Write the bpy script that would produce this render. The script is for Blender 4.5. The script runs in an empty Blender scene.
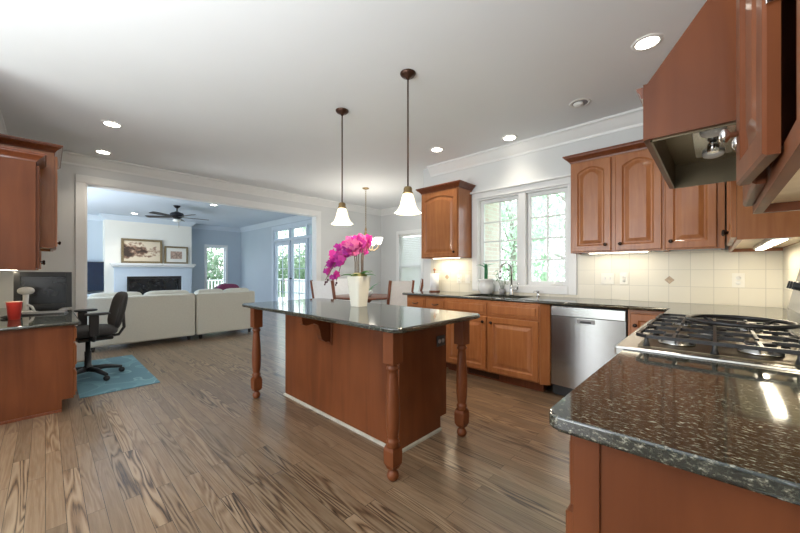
import bpy, bmesh, math, random
from mathutils import Vector, Matrix
random.seed(11)
PI = math.pi
SC = bpy.context.scene
COL = SC.collection

# ------------------------------------------------------------------ camera, sky, exposure
cam = bpy.data.cameras.new('camera')
cam_o = bpy.data.objects.new('camera', cam)
COL.objects.link(cam_o)
cam_o.location = (0, 0, 1.2)
cam_o.rotation_euler = (PI / 2, 0, math.radians(43.3))
cam.sensor_width = 36
cam.lens = 36 * 334 / 800
cam.shift_y = 5 / 800
cam.clip_start = 0.02
SC.camera = cam_o

world = bpy.data.worlds.new('overcast_sky')
SC.world = world
world.use_nodes = True
wn = world.node_tree.nodes
wbg = wn['Background']
wbg.inputs['Color'].default_value = (0.86, 0.93, 1.0, 1)
wbg.inputs['Strength'].default_value = 2.0

def area(name, loc, rot, sx, sy, power, col=(1, 1, 1)):
    l = bpy.data.lights.new(name, 'AREA')
    l.shape = 'RECTANGLE'; l.size = sx; l.size_y = sy
    l.energy = power; l.color = col
    o = bpy.data.objects.new(name, l); COL.objects.link(o)
    o.location = loc; o.rotation_euler = rot
    return o
# added fill lamp behind the camera, standing in for daylight from unseen windows
area('fill_adjoining_room', (-2.6, -3.6, 1.5), (math.radians(-90), 0, PI), 3.2, 2.2, 40, (0.97, 0.98, 1))
# added upward fill lamps that brighten the ceilings, as a bounced flash would
area('ceiling_fill', (-1.2, -2.5, 1.0), (PI, 0, 0), 5.5, 2.6, 58, (0.95, 0.975, 1))
area('ceiling_fill_near', (-1.2, -1.1, .95), (PI, 0, 0), 1.2, 1.6, 44, (0.95, 0.975, 1))
area('ceiling_fill_living', (-8.6, -2.2, .8), (PI, 0, 0), 2.5, 2.0, 210, (0.96, 0.98, 1))  # added fill for the living room, out of view

vs = SC.view_settings
vs.view_transform = 'Standard'
vs.look = 'None'
vs.gamma = 1
vs.use_curve_mapping = False
vs.exposure = 1.14

# ------------------------------------------------------------------ materials
def nmat(name):
    m = bpy.data.materials.new(name); m.use_nodes = True
    nt = m.node_tree
    return m, nt, nt.nodes['Principled BSDF']
def setp(b, **k):
    for a, v in k.items():
        b.inputs[a.replace('_', ' ')].default_value = v
def rgb(c): return (c[0], c[1], c[2], 1)
def plain(name, col, rough=0.5, metal=0.0, coat=0.0, emit=None, es=0, var=0.04, scale=8):
    m, nt, b = nmat(name)
    n = nt.nodes.new('ShaderNodeTexNoise'); n.inputs['Scale'].default_value = scale
    tc = nt.nodes.new('ShaderNodeTexCoord'); nt.links.new(tc.outputs['Object'], n.inputs['Vector'])
    r = nt.nodes.new('ShaderNodeValToRGB')
    r.color_ramp.elements[0].color = rgb([c * (1 - var) for c in col]); r.color_ramp.elements[0].position = .3
    r.color_ramp.elements[1].color = rgb([min(1, c * (1 + var)) for c in col]); r.color_ramp.elements[1].position = .7
    nt.links.new(n.outputs['Fac'], r.inputs['Fac']); nt.links.new(r.outputs['Color'], b.inputs['Base Color'])
    setp(b, Roughness=rough, Metallic=metal, Coat_Weight=coat, Coat_Roughness=0.12)
    if emit: setp(b, Emission_Color=rgb(emit), Emission_Strength=es)
    return m
def wood(name, dark, light, rough=0.32, coat=0.35, stretch=(14, 14, 1.2), scale=1.0, spec=.4):
    m, nt, b = nmat(name); L = nt.links.new
    tc = nt.nodes.new('ShaderNodeTexCoord'); mp = nt.nodes.new('ShaderNodeMapping')
    mp.inputs['Scale'].default_value = stretch
    L(tc.outputs['Object'], mp.inputs['Vector'])
    n = nt.nodes.new('ShaderNodeTexNoise'); n.inputs['Scale'].default_value = 2.2 * scale; n.inputs['Detail'].default_value = 6; n.inputs['Distortion'].default_value = .8
    L(mp.outputs['Vector'], n.inputs['Vector'])
    n2 = nt.nodes.new('ShaderNodeTexNoise'); n2.inputs['Scale'].default_value = 2.0
    L(tc.outputs['Object'], n2.inputs['Vector'])
    mx = nt.nodes.new('ShaderNodeMath'); mx.operation = 'ADD'
    L(n.outputs['Fac'], mx.inputs[0]); L(n2.outputs['Fac'], mx.inputs[1])
    mh = nt.nodes.new('ShaderNodeMath'); mh.operation = 'MULTIPLY'; mh.inputs[1].default_value = .5
    L(mx.outputs[0], mh.inputs[0])
    r = nt.nodes.new('ShaderNodeValToRGB')
    r.color_ramp.elements[0].position = .36; r.color_ramp.elements[0].color = rgb(dark)
    r.color_ramp.elements[1].position = .64; r.color_ramp.elements[1].color = rgb(light)
    L(mh.outputs[0], r.inputs['Fac']); L(r.outputs['Color'], b.inputs['Base Color'])
    setp(b, Roughness=rough, Coat_Weight=coat, Coat_Roughness=0.08, Specular_IOR_Level=spec)
    return m
def granite(name):
    m, nt, b = nmat(name); L = nt.links.new
    tc = nt.nodes.new('ShaderNodeTexCoord'); mp = nt.nodes.new('ShaderNodeMapping')
    mp.inputs['Rotation'].default_value = (0, 0, .5); mp.inputs['Scale'].default_value = (1, 2.2, 1.5)
    L(tc.outputs['Object'], mp.inputs['Vector'])
    n = nt.nodes.new('ShaderNodeTexNoise'); n.inputs['Scale'].default_value = 95; n.inputs['Detail'].default_value = 5; n.inputs['Roughness'].default_value = .7
    L(mp.outputs['Vector'], n.inputs['Vector'])
    r = nt.nodes.new('ShaderNodeValToRGB'); cr = r.color_ramp
    cr.elements[0].position = .40; cr.elements[0].color = (.006, .009, .008, 1)
    cr.elements[1].position = .52; cr.elements[1].color = (.022, .028, .022, 1)
    e = cr.elements.new(.58); e.color = (.10, .095, .07, 1)
    e = cr.elements.new(.64); e.color = (.25, .24, .19, 1)
    e = cr.elements.new(.74); e.color = (.42, .42, .38, 1)
    L(n.outputs['Fac'], r.inputs['Fac']); L(r.outputs['Color'], b.inputs['Base Color'])
    setp(b, Roughness=.07, IOR=1.9)
    return m
def floor_mat():
    m, nt, b = nmat('oak_floor'); L = nt.links.new; N = nt.nodes.new
    tc = N('ShaderNodeTexCoord')
    br = N('ShaderNodeTexBrick'); br.offset = .37; br.offset_frequency = 2
    br.inputs['Scale'].default_value = 1; br.inputs['Brick Width'].default_value = 0.95; br.inputs['Row Height'].default_value = .070
    br.inputs['Mortar Size'].default_value = .0011; br.inputs['Bias'].default_value = 0
    br.inputs['Color1'].default_value = (0, 0, 0, 1); br.inputs['Color2'].default_value = (1, 1, 1, 1); br.inputs['Mortar'].default_value = (0, 0, 0, 1)
    L(tc.outputs['Object'], br.inputs['Vector'])
    # per plank random shift of the grain
    off = N('ShaderNodeVectorMath'); off.operation = 'SCALE'; off.inputs['Scale'].default_value = 37.0
    L(br.outputs['Color'], off.inputs[0])
    ad = N('ShaderNodeVectorMath'); ad.operation = 'ADD'
    L(tc.outputs['Object'], ad.inputs[0]); L(off.outputs[0], ad.inputs[1])
    mp = N('ShaderNodeMapping'); mp.inputs['Scale'].default_value = (1.0, 13, 1)
    L(ad.outputs[0], mp.inputs['Vector'])
    n = N('ShaderNodeTexNoise'); n.inputs['Scale'].default_value = 1.0; n.inputs['Detail'].default_value = 1.5; n.inputs['Distortion'].default_value = .35
    L(mp.outputs['Vector'], n.inputs['Vector'])
    mu = N('ShaderNodeMath'); mu.operation = 'MULTIPLY'; mu.inputs[1].default_value = 60
    L(n.outputs['Fac'], mu.inputs[0])
    sn = N('ShaderNodeMath'); sn.operation = 'SINE'; L(mu.outputs[0], sn.inputs[0])
    fine = N('ShaderNodeTexNoise'); fine.inputs['Scale'].default_value = 1; fine.inputs['Detail'].default_value = 4
    mp2 = N('ShaderNodeMapping'); mp2.inputs['Scale'].default_value = (6, 160, 1); L(ad.outputs[0], mp2.inputs['Vector']); fine.inputs['Roughness'].default_value = .65; L(mp2.outputs['Vector'], fine.inputs['Vector'])
    amp = N('ShaderNodeMapRange'); amp.inputs['From Min'].default_value = .35; amp.inputs['From Max'].default_value = 1; amp.inputs['To Min'].default_value = .06; amp.inputs['To Max'].default_value = .30
    sh = N('ShaderNodeMath'); sh.operation = 'FRACT'; shm = N('ShaderNodeMath'); shm.operation = 'MULTIPLY'; shm.inputs[1].default_value = 7.3
    L(br.outputs['Color'], shm.inputs[0]); L(shm.outputs[0], sh.inputs[0]); L(sh.outputs[0], amp.inputs['Value'])
    am = N('ShaderNodeMath'); am.operation = 'MULTIPLY'; L(sn.outputs[0], am.inputs[0]); L(amp.outputs[0], am.inputs[1])
    a1 = N('ShaderNodeMath'); a1.operation = 'ADD'; a1.inputs[1].default_value = .5; L(am.outputs[0], a1.inputs[0])
    a2 = N('ShaderNodeMath'); a2.operation = 'MULTIPLY_ADD'; a2.inputs[1].default_value = .5; L(fine.outputs['Fac'], a2.inputs[0]); L(a1.outputs[0], a2.inputs[2])
    r = N('ShaderNodeValToRGB'); cr = r.color_ramp
    cr.elements[0].position = .42; cr.elements[0].color = (.026, .015, .009, 1)
    cr.elements[1].position = .98; cr.elements[1].color = (.29, .205, .128, 1)
    e = cr.elements.new(.60); e.color = (.175, .106, .058, 1)
    L(a2.outputs[0], r.inputs['Fac'])
    # plank to plank tone
    tone = N('ShaderNodeMapRange'); tone.inputs['To Min'].default_value = .75; tone.inputs['To Max'].default_value = 1.12
    L(br.outputs['Color'], tone.inputs['Value'])
    mt = N('ShaderNodeVectorMath'); mt.operation = 'SCALE'
    L(r.outputs['Color'], mt.inputs[0]); L(tone.outputs[0], mt.inputs['Scale'])
    mm = N('ShaderNodeMix'); mm.data_type = 'RGBA'
    L(br.outputs['Fac'], mm.inputs['Factor']); L(mt.outputs[0], mm.inputs['A']); mm.inputs['B'].default_value = (.03, .02, .015, 1)
    L(mm.outputs['Result'], b.inputs['Base Color'])
    setp(b, Roughness=.36, Specular_IOR_Level=.5, Coat_Weight=.6, Coat_Roughness=.2)
    return m
def tile_mat():
    m, nt, b = nmat('cream_tile'); L = nt.links.new; N = nt.nodes.new
    tc = N('ShaderNodeTexCoord'); sp = N('ShaderNodeSeparateXYZ'); cb = N('ShaderNodeCombineXYZ'); ad = N('ShaderNodeMath')
    L(tc.outputs['Object'], sp.inputs[0]); L(sp.outputs['X'], ad.inputs[0]); L(sp.outputs['Y'], ad.inputs[1])
    L(ad.outputs[0], cb.inputs['X']); L(sp.outputs['Z'], cb.inputs['Y'])
    br = N('ShaderNodeTexBrick'); br.offset = 0
    br.inputs['Scale'].default_value = 1; br.inputs['Brick Width'].default_value = .152; br.inputs['Row Height'].default_value = .152; br.inputs['Mortar Size'].default_value = .0022
    br.inputs['Color1'].default_value = (.70, .66, .55, 1); br.inputs['Color2'].default_value = (.76, .72, .61, 1); br.inputs['Mortar'].default_value = (.55, .52, .44, 1)
    L(cb.outputs[0], br.inputs['Vector'])
    L(br.outputs['Color'], b.inputs['Base Color']); setp(b, Roughness=.28)
    return m
def brick_mat():
    m, nt, b = nmat('red_brick'); L = nt.links.new; N = nt.nodes.new
    tc = N('ShaderNodeTexCoord'); mp = N('ShaderNodeMapping'); mp.inputs['Rotation'].default_value = (PI / 2, 0, PI / 2)
    sp = N('ShaderNodeSeparateXYZ'); cb = N('ShaderNodeCombineXYZ')
    L(tc.outputs['Object'], sp.inputs[0]); L(sp.outputs['Y'], cb.inputs['X']); L(sp.outputs['Z'], cb.inputs['Y'])
    br = N('ShaderNodeTexBrick'); br.inputs['Scale'].default_value = 1
    br.inputs['Brick Width'].default_value = .21; br.inputs['Row Height'].default_value = .075; br.inputs['Mortar Size'].default_value = .008
    br.inputs['Color1'].default_value = (.74, .60, .56, 1); br.inputs['Color2'].default_value = (.80, .70, .66, 1); br.inputs['Mortar'].default_value = (.8, .78, .74, 1)
    L(cb.outputs[0], br.inputs['Vector']); L(br.outputs['Color'], b.inputs['Base Color']); setp(b, Roughness=.9)
    return m
def glass_mat():
    m, nt, b = nmat('window_glass'); L = nt.links.new; N = nt.nodes.new
    tr = N('ShaderNodeBsdfTransparent'); gl = N('ShaderNodeBsdfGlossy'); gl.inputs['Roughness'].default_value = .02
    mx = N('ShaderNodeMixShader'); mx.inputs[0].default_value = .05; L(tr.outputs[0], mx.inputs[1]); L(gl.outputs[0], mx.inputs[2])
    L(mx.outputs[0], nt.nodes['Material Output'].inputs['Surface'])
    return m
def leaf_mat(name, c1, c2):
    m, nt, b = nmat(name); L = nt.links.new; N = nt.nodes.new
    tc = N('ShaderNodeTexCoord'); n = N('ShaderNodeTexNoise'); n.inputs['Scale'].default_value = 3
    L(tc.outputs['Object'], n.inputs['Vector'])
    r = N('ShaderNodeValToRGB'); r.color_ramp.elements[0].color = rgb(c1); r.color_ramp.elements[1].color = rgb(c2)
    r.color_ramp.elements[0].position = .35; r.color_ramp.elements[1].position = .65
    L(n.outputs['Fac'], r.inputs['Fac'])
    d = N('ShaderNodeBsdfTranslucent'); L(r.outputs['Color'], d.inputs['Color']); L(r.outputs['Color'], b.inputs['Base Color'])
    setp(b, Roughness=.5)
    mx = N('ShaderNodeMixShader'); mx.inputs[0].default_value = .45
    L(b.outputs[0], mx.inputs[1]); L(d.outputs[0], mx.inputs[2]); L(mx.outputs[0], nt.nodes['Material Output'].inputs['Surface'])
    return m
def steel_mat(name, col=(.62, .62, .61), rough=.28, sx=(1, 1, 60)):
    m, nt, b = nmat(name); L = nt.links.new; N = nt.nodes.new
    tc = N('ShaderNodeTexCoord'); mp = N('ShaderNodeMapping'); mp.inputs['Scale'].default_value = sx
    n = N('ShaderNodeTexNoise'); n.inputs['Scale'].default_value = 6
    L(tc.outputs['Object'], mp.inputs[0]); L(mp.outputs[0], n.inputs['Vector'])
    r = N('ShaderNodeMapRange'); r.inputs['To Min'].default_value = rough * .85; r.inputs['To Max'].default_value = rough * 1.2
    L(n.outputs['Fac'], r.inputs['Value']); L(r.outputs[0], b.inputs['Roughness'])
    setp(b, Base_Color=rgb(col), Metallic=1.0)
    return m
def mat_pattern():
    m, nt, b = nmat('teal_mat'); L = nt.links.new; N = nt.nodes.new
    tc = N('ShaderNodeTexCoord'); n = N('ShaderNodeTexNoise'); n.inputs['Scale'].default_value = 2.2; n.inputs['Detail'].default_value = 0; n.inputs['Distortion'].default_value = 1.5
    L(tc.outputs['Object'], n.inputs['Vector'])
    r = N('ShaderNodeValToRGB'); cr = r.color_ramp; cr.interpolation = 'CONSTANT'
    cr.elements[0].position = 0; cr.elements[0].color = (.13, .27, .335, 1)
    cr.elements[1].position = .52; cr.elements[1].color = (.16, .33, .40, 1)
    e = cr.elements.new(.505); e.color = (.24, .42, .48, 1)
    e = cr.elements.new(.62); e.color = (.13, .28, .35, 1)
    L(n.outputs['Fac'], r.inputs['Fac']); L(r.outputs['Color'], b.inputs['Base Color']); setp(b, Roughness=.8)
    return m
def landscape_mat():
    m, nt, b = nmat('landscape_canvas'); L = nt.links.new; N = nt.nodes.new
    tc = N('ShaderNodeTexCoord'); sp = N('ShaderNodeSeparateXYZ'); L(tc.outputs['Generated'], sp.inputs[0])
    n = N('ShaderNodeTexNoise'); n.inputs['Scale'].default_value = 5; n.inputs['Detail'].default_value = 5
    L(tc.outputs['Generated'], n.inputs['Vector'])
    a = N('ShaderNodeMath'); a.operation = 'MULTIPLY_ADD'; a.inputs[1].default_value = 1.3; a.inputs[2].default_value = -.62; L(n.outputs['Fac'], a.inputs[0])
    bb = N('ShaderNodeMath'); bb.operation = 'MULTIPLY'; bb.inputs[1].default_value = -.9
    s1 = N('ShaderNodeMath'); s1.operation = 'SUBTRACT'; s1.inputs[1].default_value = .5; L(sp.outputs['Z'], s1.inputs[0])
    ab = N('ShaderNodeMath'); ab.operation = 'ABSOLUTE'; L(s1.outputs[0], ab.inputs[0]); L(ab.outputs[0], bb.inputs[0])
    c = N('ShaderNodeMath'); c.operation = 'ADD'; L(a.outputs[0], c.inputs[0]); L(bb.outputs[0], c.inputs[1])
    y = N('ShaderNodeMath'); y.operation = 'MULTIPLY_ADD'; y.inputs[1].default_value = -.35; y.inputs[2].default_value = .72; L(sp.outputs['Y'], y.inputs[0])
    d = N('ShaderNodeMath'); d.operation = 'ADD'; L(c.outputs[0], d.inputs[0]); L(y.outputs[0], d.inputs[1])
    r = N('ShaderNodeValToRGB'); cr = r.color_ramp
    cr.elements[0].position = .32; cr.elements[0].color = (.66, .57, .44, 1)
    cr.elements[1].position = .62; cr.elements[1].color = (.05, .03, .022, 1)
    e = cr.elements.new(.45); e.color = (.28, .17, .12, 1)
    L(d.outputs[0], r.inputs['Fac']); L(r.outputs['Color'], b.inputs['Base Color']); setp(b, Roughness=.5)
    return m

M = {}
M['cherry'] = wood('cherry_wood', (.29, .098, .030), (.41, .160, .056), coat=.2)
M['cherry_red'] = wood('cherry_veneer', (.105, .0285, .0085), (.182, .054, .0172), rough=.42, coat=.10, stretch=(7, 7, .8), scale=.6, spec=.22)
M['cherry_dark'] = wood('cherry_moulding', (.12, .030, .010), (.20, .055, .019), coat=.25)
M['maple'] = wood('maple_interior', (.66, .50, .33), (.78, .63, .44), coat=.1)
M['granite'] = granite('black_granite')
M['floor'] = floor_mat()
M['wall'] = plain('grey_wall_paint', (.66, .675, .68), .6, var=.012, scale=2)
M['wall_blue'] = plain('daylit_blue_wall', (.47, .545, .62), .6, var=.012, scale=2)  # bluish daylight painted into the living room wall colour
M['wall_cream'] = plain('cream_wall_paint', (.80, .78, .72), .6, var=.012, scale=2)
M['ceil'] = plain('ceiling_paint', (.78, .805, .825), .7, var=.01, scale=2)
M['ceil_blue'] = plain('daylit_blue_ceiling', (.56, .65, .76), .7, var=.01, scale=2)  # blue of the daylight put into the living room ceiling colour
M['trim'] = plain('white_trim_paint', (.80, .81, .81), .35, var=.01)
M['trim_blue'] = plain('pale_blue_trim_paint', (.58, .66, .75), .4, var=.01)
M['tile'] = tile_mat()
M['tile_accent'] = plain('tan_accent_tile', (.42, .31, .20), .35, var=.2, scale=60)
M['brick'] = brick_mat()
M['glass'] = glass_mat()
M['steel'] = steel_mat('brushed_steel', (.46, .46, .45), .24)
M['steel_dark'] = steel_mat('dark_hood_liner', (.20, .165, .11), .36)
M['chrome'] = steel_mat('polished_chrome', (.72, .72, .72), .1)
M['black_iron'] = plain('black_cast_iron', (.018, .018, .02), .33, var=.3, scale=60)
M['black_plastic'] = plain('black_plastic', (.02, .021, .023), .35, var=.15)
M['black_fabric'] = plain('charcoal_upholstery', (.035, .033, .033), .75, var=.15, scale=90)
M['black_metal'] = plain('black_fan_metal', (.015, .016, .022), .3, metal=.4)
M['bronze'] = plain('dark_bronze', (.075, .035, .022), .35, metal=.6)
M['brass'] = plain('antique_brass', (.30, .21, .10), .35, metal=.8)
M['knob'] = plain('bronze_knob', (.045, .028, .02), .25, metal=.7)
M['screen'] = plain('dark_screen', (.012, .014, .017), .22, var=.1)
M['shoe'] = plain('pale_shoe_moulding', (.42, .39, .32), .5, var=.15, scale=12)
M['white_plastic'] = plain('white_plastic', (.78, .78, .76), .35, var=.02)
M['cream_plastic'] = plain('cream_switch_plate', (.82, .80, .73), .35, var=.02)
M['grey_plastic'] = plain('grey_plastic', (.30, .30, .31), .4, var=.1)
M['ceramic'] = plain('white_ceramic', (.78, .79, .78), .18, var=.02, coat=.5)
M['ceramic_cream'] = plain('cream_ceramic', (.74, .72, .62), .25, var=.02, coat=.4)
M['sofa'] = plain('ivory_sofa_fabric', (.62, .62, .55), .85, var=.03, scale=40)
M['chair_white'] = plain('white_chair_fabric', (.86, .87, .88), .8, var=.03, scale=30)
M['red'] = plain('red_paper', (.72, .055, .045), .4, var=.05)
M['purple'] = plain('plum_fabric', (.16, .03, .09), .8, var=.1)
M['taupe'] = plain('taupe_fabric', (.10, .085, .09), .8, var=.1)
M['navy'] = plain('navy_screen', (.012, .025, .055), .2, var=.1)
M['mat'] = mat_pattern()
M['landscape'] = landscape_mat()
M['gilt'] = plain('gilt_frame', (.24, .18, .10), .4, metal=.4, var=.2, scale=30)
M['paper'] = plain('ivory_mat_board', (.78, .76, .70), .7, var=.02)
M['print'] = plain('brown_print', (.40, .28, .22), .7, var=.55, scale=24)
M['leaf'] = leaf_mat('plant_leaf', (.025, .10, .018), (.06, .22, .05))
M['leaf_bright'] = leaf_mat('bright_leaf', (.03, .25, .10), (.10, .42, .20))
M['tree_leaf'] = leaf_mat('tree_foliage', (.40, .58, .42), (.66, .80, .66))
M['shrub_leaf'] = leaf_mat('shrub_foliage', (.16, .27, .15), (.34, .46, .32))
M['bark'] = plain('grey_bark', (.30, .27, .24), .9, var=.3)
M['moss'] = leaf_mat('pot_moss', (.25, .22, .07), (.42, .38, .16))
M['petal'] = leaf_mat('magenta_petal', (.55, .02, .27), (.70, .05, .40))
M['petal_pink'] = leaf_mat('pink_petal', (.75, .10, .36), (.86, .28, .50))
M['petal_deep'] = leaf_mat('purple_petal', (.36, .015, .25), (.50, .03, .36))
M['bud'] = plain('dark_bud', (.06, .015, .03), .5)
M['stem'] = plain('brown_stem', (.12, .07, .04), .6)
M['grass'] = plain('lawn', (.22, .36, .14), .9, var=.4, scale=3)
M['lamp_glow'] = plain('lit_lens', (.9, .88, .8), .4, emit=(1, .93, .80), es=9)
M['bulb_glow'] = plain('lit_bulb', (.9, .88, .8), .4, emit=(1, .86, .62), es=10)
M['shade'] = plain('lit_frosted_shade', (.86, .82, .70), .35, emit=(1, .85, .58), es=.75)
M['shade_white'] = plain('lit_white_shade', (.88, .86, .82), .35, emit=(1, .92, .80), es=1.3)
M['tube_glow'] = plain('lit_tube', (.9, .9, .85), .4, emit=(1, .90, .70), es=4)
M['blind'] = leaf_mat('white_blind', (.80, .81, .82), (.84, .85, .86))

# ------------------------------------------------------------------ mesh builder
class MB:
    def __init__(s): s.bm = bmesh.new()
    def box(s, x0, x1, y0, y1, z0, z1, bev=0, seg=2, rot=None, smooth=False):
        c = Vector(((x0 + x1) / 2, (y0 + y1) / 2, (z0 + z1) / 2))
        r = bmesh.ops.create_cube(s.bm, size=1)
        mtx = Matrix.Translation(c) @ (rot.to_4x4() if rot else Matrix.Identity(4)) @ Matrix.Diagonal((abs(x1 - x0), abs(y1 - y0), abs(z1 - z0), 1))
        bmesh.ops.transform(s.bm, matrix=mtx, verts=r['verts'])
        if bev:
            ed = list({e for v in r['verts'] for e in v.link_edges})
            q = bmesh.ops.bevel(s.bm, geom=ed, offset=bev, segments=seg, affect='EDGES', profile=.5)
            if smooth:
                for f in q['faces']: f.smooth = True
        return s
    def face(s, pts): return s.bm.faces.new([s.bm.verts.new(p) for p in pts])
    def prism(s, poly, axis, a, b):
        # poly: 2D outline in the two other axes (ordered x,y / x,z / y,z); extruded along axis from a to b
        def P(p, t):
            return {'z': (p[0], p[1], t), 'y': (p[0], t, p[1]), 'x': (t, p[0], p[1])}[axis]
        A = [s.bm.verts.new(P(p, a)) for p in poly]; B = [s.bm.verts.new(P(p, b)) for p in poly]
        n = len(poly)
        s.bm.faces.new(A); s.bm.faces.new(B)
        for i in range(n): s.bm.faces.new((A[i], A[(i + 1) % n], B[(i + 1) % n], B[i]))
        return s
    def lathe(s, prof, c=(0, 0, 0), n=20, axis='z', smooth=True, sx=1, sy=1, cap=True, a0=0):
        rings = []
        for (r, z) in prof:
            ring = []
            for i in range(n):
                a = 2 * PI * i / n + a0
                u, v = r * math.cos(a) * sx, r * math.sin(a) * sy
                p = {'z': (u, v, z), 'y': (u, z, v), 'x': (z, u, v)}[axis]
                ring.append(s.bm.verts.new((c[0] + p[0], c[1] + p[1], c[2] + p[2])))
            rings.append(ring)
        for j in range(len(rings) - 1):
            for i in range(n):
                f = s.bm.faces.new((rings[j][i], rings[j][(i + 1) % n], rings[j + 1][(i + 1) % n], rings[j + 1][i])); f.smooth = smooth
        if cap:
            if prof[0][0] > 1e-5: s.bm.faces.new(rings[0])
            if prof[-1][0] > 1e-5: s.bm.faces.new(rings[-1])
        return s
    def tube(s, pts, r, n=8, closed=False):
        pts = [Vector(p) for p in pts]; rings = []; m = len(pts)
        rr = r if isinstance(r, (list, tuple)) else [r] * m
        up = None
        for i, p in enumerate(pts):
            a = pts[(i - 1) % m] if (closed or i) else p
            b = pts[(i + 1) % m] if (closed or i < m - 1) else p
            d = (b - a).normalized()
            if up is None:
                up = Vector((0, 0, 1)) if abs(d.z) < .9 else Vector((1, 0, 0))
            x = d.cross(up).normalized(); y = x.cross(d).normalized(); up = y
            rings.append([s.bm.verts.new(p + (x * math.cos(2 * PI * k / n) + y * math.sin(2 * PI * k / n)) * rr[i]) for k in range(n)])
        for j in range(m if closed else m - 1):
            A, B = rings[j], rings[(j + 1) % m]
            for k in range(n):
                f = s.bm.faces.new((A[k], A[(k + 1) % n], B[(k + 1) % n], B[k])); f.smooth = True
        if not closed: s.bm.faces.new(rings[0]); s.bm.faces.new(rings[-1])
        return s
    def sweep(s, path, prof, closed=False):
        # path: xy points, prof: (out, z) with out measured to the right-hand side of the direction of travel
        n = len(path); rings = []
        P = [Vector((p[0], p[1])) for p in path]
        for i in range(n):
            d0 = (P[i] - P[i - 1]).normalized() if (i or closed) else None
            d1 = (P[(i + 1) % n] - P[i]).normalized() if (i < n - 1 or closed) else None
            if d0 is None: d0 = d1
            if d1 is None: d1 = d0
            n0, n1 = Vector((d0.y, -d0.x)), Vector((d1.y, -d1.x))
            mi = (n0 + n1); mi = mi / max(1e-6, mi.dot(n0))
            rings.append([s.bm.verts.new((P[i].x + mi.x * o, P[i].y + mi.y * o, z)) for (o, z) in prof])
        k = len(prof)
        for j in range(n if closed else n - 1):
            A, B = rings[j], rings[(j + 1) % n]
            for i in range(k): s.bm.faces.new((A[i], A[(i + 1) % k], B[(i + 1) % k], B[i]))
        if not closed: s.bm.faces.new(rings[0]); s.bm.faces.new(rings[-1])
        return s
    def puff(s, cx, cy, cz, sx, sy, sz, e=.45, n=20, m=12, rot=None):
        # soft rounded box (superellipsoid)
        def sg(v, p): return math.copysign(abs(v) ** p, v)
        R = []
        for j in range(m + 1):
            ph = -PI / 2 + PI * j / m; ring = []
            for i in range(n):
                th = 2 * PI * i / n
                v = Vector((sx * sg(math.cos(ph), e) * sg(math.cos(th), e), sy * sg(math.cos(ph), e) * sg(math.sin(th), e), sz * sg(math.sin(ph), e)))
                if rot: v = rot @ v
                ring.append(s.bm.verts.new(v + Vector((cx, cy, cz))))
            R.append(ring)
        for j in range(m):
            for i in range(n):
                f = s.bm.faces.new((R[j][i], R[j][(i + 1) % n], R[j + 1][(i + 1) % n], R[j + 1][i])); f.smooth = True
        return s
    def ball(s, c, r, u=12, v=8, sz=1):
        q = bmesh.ops.create_uvsphere(s.bm, u_segments=u, v_segments=v, radius=r, matrix=Matrix.Translation(c) @ Matrix.Diagonal((1, 1, sz, 1)))
        for vv in q['verts']:
            for f in vv.link_faces: f.smooth = True
        return s
    def move(s, mtx):
        bmesh.ops.transform(s.bm, matrix=mtx, verts=s.bm.verts); return s
    def build(s, name, m, parent=None, label=None, kind=None):
        bmesh.ops.remove_doubles(s.bm, verts=s.bm.verts, dist=1e-6)
        bmesh.ops.recalc_face_normals(s.bm, faces=s.bm.faces)
        me = bpy.data.meshes.new(name); s.bm.to_mesh(me); s.bm.free()
        me.materials.append(M[m] if isinstance(m, str) else m)
        o = bpy.data.objects.new(name, me); COL.objects.link(o)
        if parent: o.parent = parent
        if label: o['label'] = label
        if kind: o['kind'] = kind
        return o
def tag(o, label, cat, group=None):
    o['label'] = label; o['category'] = cat
    if group: o['group'] = group
    return o
def thing(name, label, cat, loc=(0, 0, 0), rz=0, group=None):
    o = bpy.data.objects.new(name, None); COL.objects.link(o)
    o.location = loc; o.rotation_euler = (0, 0, rz); o.empty_display_size = .1
    return tag(o, label, cat, group)
def struct(name, mb, m, parent=None):
    o = mb.build(name, m, parent)
    if not parent: o['kind'] = 'structure'
    return o
def dup(root, loc, rz, label):
    r = root.copy(); COL.objects.link(r); r.location = loc; r.rotation_euler = (0, 0, rz); r['label'] = label
    for ch in list(root.children):
        c = ch.copy(); COL.objects.link(c); c.parent = r
        for g in list(ch.children):
            d = g.copy(); COL.objects.link(d); d.parent = c
    return r

# ------------------------------------------------------------------ the room
CZ = 2.755
YW = 3.97        # window wall
XR = 0.40        # range wall
XO = -6.2        # wall with the wide opening
YN = 5.87        # breakfast nook wall
YD = -0.40       # desk wall
XB = -12.5       # living room back wall
YL = 4.86        # living room side wall with the glazed doors

struct('floor', MB().box(-12.7, 2.6, -4.2, 6.05, -.12, 0), 'floor')
struct('ceiling', MB().box(XO - .075, 2.6, -4.2, 6.05, CZ, CZ + .1), 'ceil')
struct('ceiling_living', MB().box(-12.7, XO - .075, -4.2, 6.05, CZ, CZ + .1), 'ceil_blue')

def wall_holes(name, axis, t0, t1, a0, a1, z0, z1, holes, m):
    b = MB(); cuts = sorted({a0, a1} | {h[0] for h in holes} | {h[1] for h in holes})
    for u, v in zip(cuts, cuts[1:]):
        zs = [(z0, z1)]
        for h in holes:
            if h[0] <= u + 1e-6 and h[1] >= v - 1e-6:
                zs = [q for z in zs for q in ((z[0], min(z[1], h[2])), (max(z[0], h[3]), z[1])) if q[1] - q[0] > 1e-4]
        for (p, q) in zs:
            if axis == 'x': b.box(u, v, t0, t1, p, q)
            else: b.box(t0, t1, u, v, p, q)
    return struct(name, b, m)

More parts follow.
